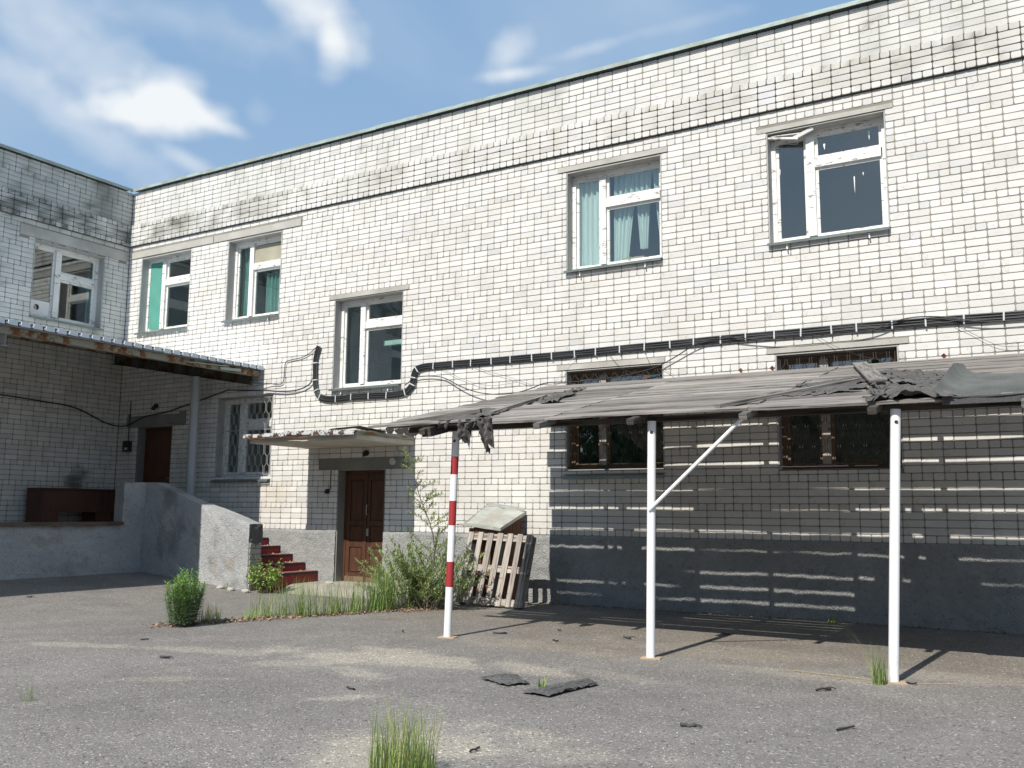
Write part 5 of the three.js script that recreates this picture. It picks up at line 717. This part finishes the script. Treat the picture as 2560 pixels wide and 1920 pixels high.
// ───────── litter, twigs and patches on the ground ─────────
{ const rn = rng(606), g = new THREE.BufferGeometry(); g.setAttribute('position', new THREE.Float32BufferAttribute([-1, 0, 0, 0, 0.25, 0.5, 1, 0.1, 0, 0, 0.2, -0.5, 0, 0, 0], 3)); g.setIndex([0, 1, 4, 4, 1, 2, 0, 4, 3, 4, 2, 3]); g.computeVertexNormals();
  const n = 1700, im = new THREE.InstancedMesh(g, std(1, 1, 1, { roughness: 0.95 }), n), m = new THREE.Matrix4(), c = new THREE.Color(); im.name = 'leaf_litter'; im.castShadow = im.receiveShadow = true;
  for (let i = 0; i < n; i++) { const t = rn(), line = t < 0.5 ? [mix(8.25, 8.9, t * 2), mix(5.3, 3.6, t * 2)] : [mix(8.9, 9.9, t * 2 - 1), mix(3.6, 1.55, t * 2 - 1)], r = 0.23 * (rn() + rn() - 1), r2 = 0.3 * (rn() + rn() - 1); let x = line[0] + r + 0.12 * rn(), z = line[1] + r2; if (i > 1380) { x = 8.6 + 8.5 * rn(); z = 0.06 + 0.14 * rn() * rn(); } const s = 0.012 + 0.022 * rn(); m.compose(V(x, groundY(x, z) + 0.004 + 0.02 * rn() * (i < 1380 ? 1 : 0.3), z), new THREE.Quaternion().setFromEuler(new THREE.Euler((rn() - 0.5) * 1.2, rn() * 6.28, (rn() - 0.5) * 1.2)), V(s, s, s)); im.setMatrixAt(i, m); const k = 0.5 + 0.8 * rn(); im.setColorAt(i, c.setRGB(0.30 * k, 0.20 * k, 0.125 * k)); }
  scene.add(im); tag(im, 'brown dead leaves drifted along the weedy crack and wall foot', 'leaf litter', null, 'stuff'); }
{ const rn = rng(707), g = new THREE.IcosahedronGeometry(1, 0), n = 2600, im = new THREE.InstancedMesh(g, std(1, 1, 1, { roughness: 0.9 }), n), m = new THREE.Matrix4(), c = new THREE.Color(); im.name = 'gravel'; im.castShadow = im.receiveShadow = true;
  for (let i = 0; i < n; i++) { const x = 9 + 9.5 * rn(), z = 1.6 + 8.6 * rn(), s = 0.002 + 0.0045 * rn() * rn() * rn(); m.compose(V(x, groundY(x, z) + s * 0.3, z), new THREE.Quaternion().setFromEuler(new THREE.Euler(rn() * 6, rn() * 6, rn() * 6)), V(s * 1.5, s * 0.8, s)); im.setMatrixAt(i, m); const k = rn() < 0.55 ? 0.55 + 0.2 * rn() : 0.1 + 0.25 * rn(); im.setColorAt(i, c.setRGB(k, k * 0.97, k * 0.92)); }
  scene.add(im); tag(im, 'loose grit and small stones scattered over the asphalt', 'gravel', null, 'stuff'); }
function patch(label, q, seed) { const n = 30, g = new THREE.PlaneGeometry(1, 1, n, n), p = g.attributes.position, uv = g.attributes.uv; for (let i = 0; i < p.count; i++) { const u = p.getX(i) + 0.5, v = p.getY(i) + 0.5, [x, z] = q(u, v), e = Math.min(u, 1 - u, v, 1 - v); p.setXYZ(i, x, groundY(x, z) + 0.008 + 0.05 * Math.abs(fbm(x * 9 + seed, z * 9, 3) - 0.5) * sstep(0, 0.12, e) + 0.02 * fbm(x * 30, z * 30 + seed, 2), z); uv.setXY(i, x, z); } g.computeVertexNormals(); return tag(mesh('felt_patch', g, M.patch), label, 'roofing felt'); }
patch('smaller dark felt patch lying on the asphalt', quad(13.46, 6.16, 13.62, 5.90, 14.0, 6.2, 13.85, 6.30, 0.2, 41), 2);
patch('larger dark felt patch with a long point on the asphalt', quad(14.11, 6.5, 14.3, 5.74, 14.44, 5.86, 14.36, 6.55, 0.16, 47), 6);
{ const rn = rng(808), spots = [[12.08, 3.585, 'bark scrap on the ground between striped and mid posts'], [12.91, 3.767, 'dark bark curl just left of the mid post'], [13.47, 3.109, 'grey wood chip in the sun before the lean-to shade'], [14.3, 2.15, 'dark strip of debris at the edge of the lean-to shade'], [16.06, 5.08, 'forked dark twig left of the edge post grass'], [14.76, 8.2, 'brown clod on the sand near the bottom clump'], [12.89, 7.12, 'small black chip on the narrow sand drift'], [4.66, 4.69, 'dark rag scrap on the asphalt before the side parapet'], [11.04, 4.06, 'thin dark twig beyond the sand drift'], [16.62, 4.40, 'black curl of felt beside the edge post base'], [12.55, 3.0, 'bark flake close to the shade of the lean-to'], [10.4, 6.9, 'black crack scrap on the left asphalt'], [15.6, 6.9, 'small dark chip on bare asphalt'], [16.5, 6.4, 'tiny dark chip near the picture edge'], [9.2, 6.2, 'short dark twig near the faint sand line']];
  for (const [x, z, lab] of spots) { const k = rn(), L = 0.07 + 0.1 * rn(), a = rn() * 3.14, y = groundY(x, z), pts = []; for (let i = 0; i < 5; i++) { const t = i / 4 - 0.5; pts.push(V(x + Math.cos(a) * t * L + (rn() - 0.5) * 0.02, y + 0.008 + 0.012 * rn(), z + Math.sin(a) * t * L + (rn() - 0.5) * 0.02)); } const g = [tube(pts, 0.006 + 0.006 * k, 10, 5)]; if (k > 0.4) g.push(tube([pts[2], pts[2].clone().add(V(0.05, 0.01, -0.03)), pts[2].clone().add(V(0.09, 0.004, -0.02))], 0.005, 6, 5)); tag(mesh('debris_scrap', g, k > 0.6 ? M.feltDark : M.darkWood), lab, 'debris'); } }
tag(mesh('straw', tube([[15.595, 0.006, 4.261], [16.1, 0.012, 4.36], [16.53, 0.008, 4.40], [16.957, 0.006, 4.153]], 0.004, 30, 5), M.dry), 'long pale straw stalk lying past the edge post base', 'straw');

// ───────── trees added unseen behind the viewer to darken the lower panes and block low sky ─────────
{ const rn = rng(909), g = new THREE.BufferGeometry(), pos = [], id = []; for (let q = 0; q < 14; q++) { const d = rdir(rn), c = rdir(rn).multiplyScalar(0.55 * Math.cbrt(rn())), a = V().crossVectors(d, V(0.3, 1, 0.2)).normalize().multiplyScalar(0.2), b2 = V().crossVectors(d, a).normalize().multiplyScalar(0.16), o = pos.length / 3; for (const [i, j] of [[-1, 0], [0, -1], [1, 0], [0, 1]]) { const p = c.clone().addScaledVector(a, i).addScaledVector(b2, j); pos.push(p.x, p.y, p.z); } id.push(o, o + 1, o + 2, o, o + 2, o + 3); }
  g.setAttribute('position', new THREE.Float32BufferAttribute(pos, 3)); g.setIndex(id); g.computeVertexNormals(); const list = []; for (let t = 0; t < 22; t++) { const x = -16 + t * 3.6 + (rn() - 0.5) * 2, z = 40 + rn() * 8, H = 7 + 4.5 * rn(), W = 2.2 + 1.2 * rn(); for (let i = 0; i < 260; i++) { const d = rdir(rn).multiplyScalar(Math.cbrt(rn())), y = H * 0.52 + d.y * H * 0.5; list.push([x + d.x * W * (1.1 - 0.35 * y / H), y, z + d.z * W, 0.7 + 0.9 * rn()]); } }
  const im = new THREE.InstancedMesh(g, std(1, 1, 1, { roughness: 0.9 }), list.length), m = new THREE.Matrix4(), c = new THREE.Color(); im.name = 'added_treeline'; im.castShadow = im.receiveShadow = true; list.forEach(([x, y, z, k], i) => { m.compose(V(x, y, z), new THREE.Quaternion().setFromEuler(new THREE.Euler(rn() * 6, rn() * 6, rn() * 6)), V(k, k, k)); im.setMatrixAt(i, m); const q = 0.7 + 0.6 * rn(); im.setColorAt(i, c.setRGB(0.055 * q, 0.095 * q, 0.03 * q)); });
  scene.add(im); tag(im, 'added row of leafy trees, unseen behind the viewer, darkening the panes and blocking low sky', 'trees', null, 'stuff'); }

renderer.render(scene, camera);
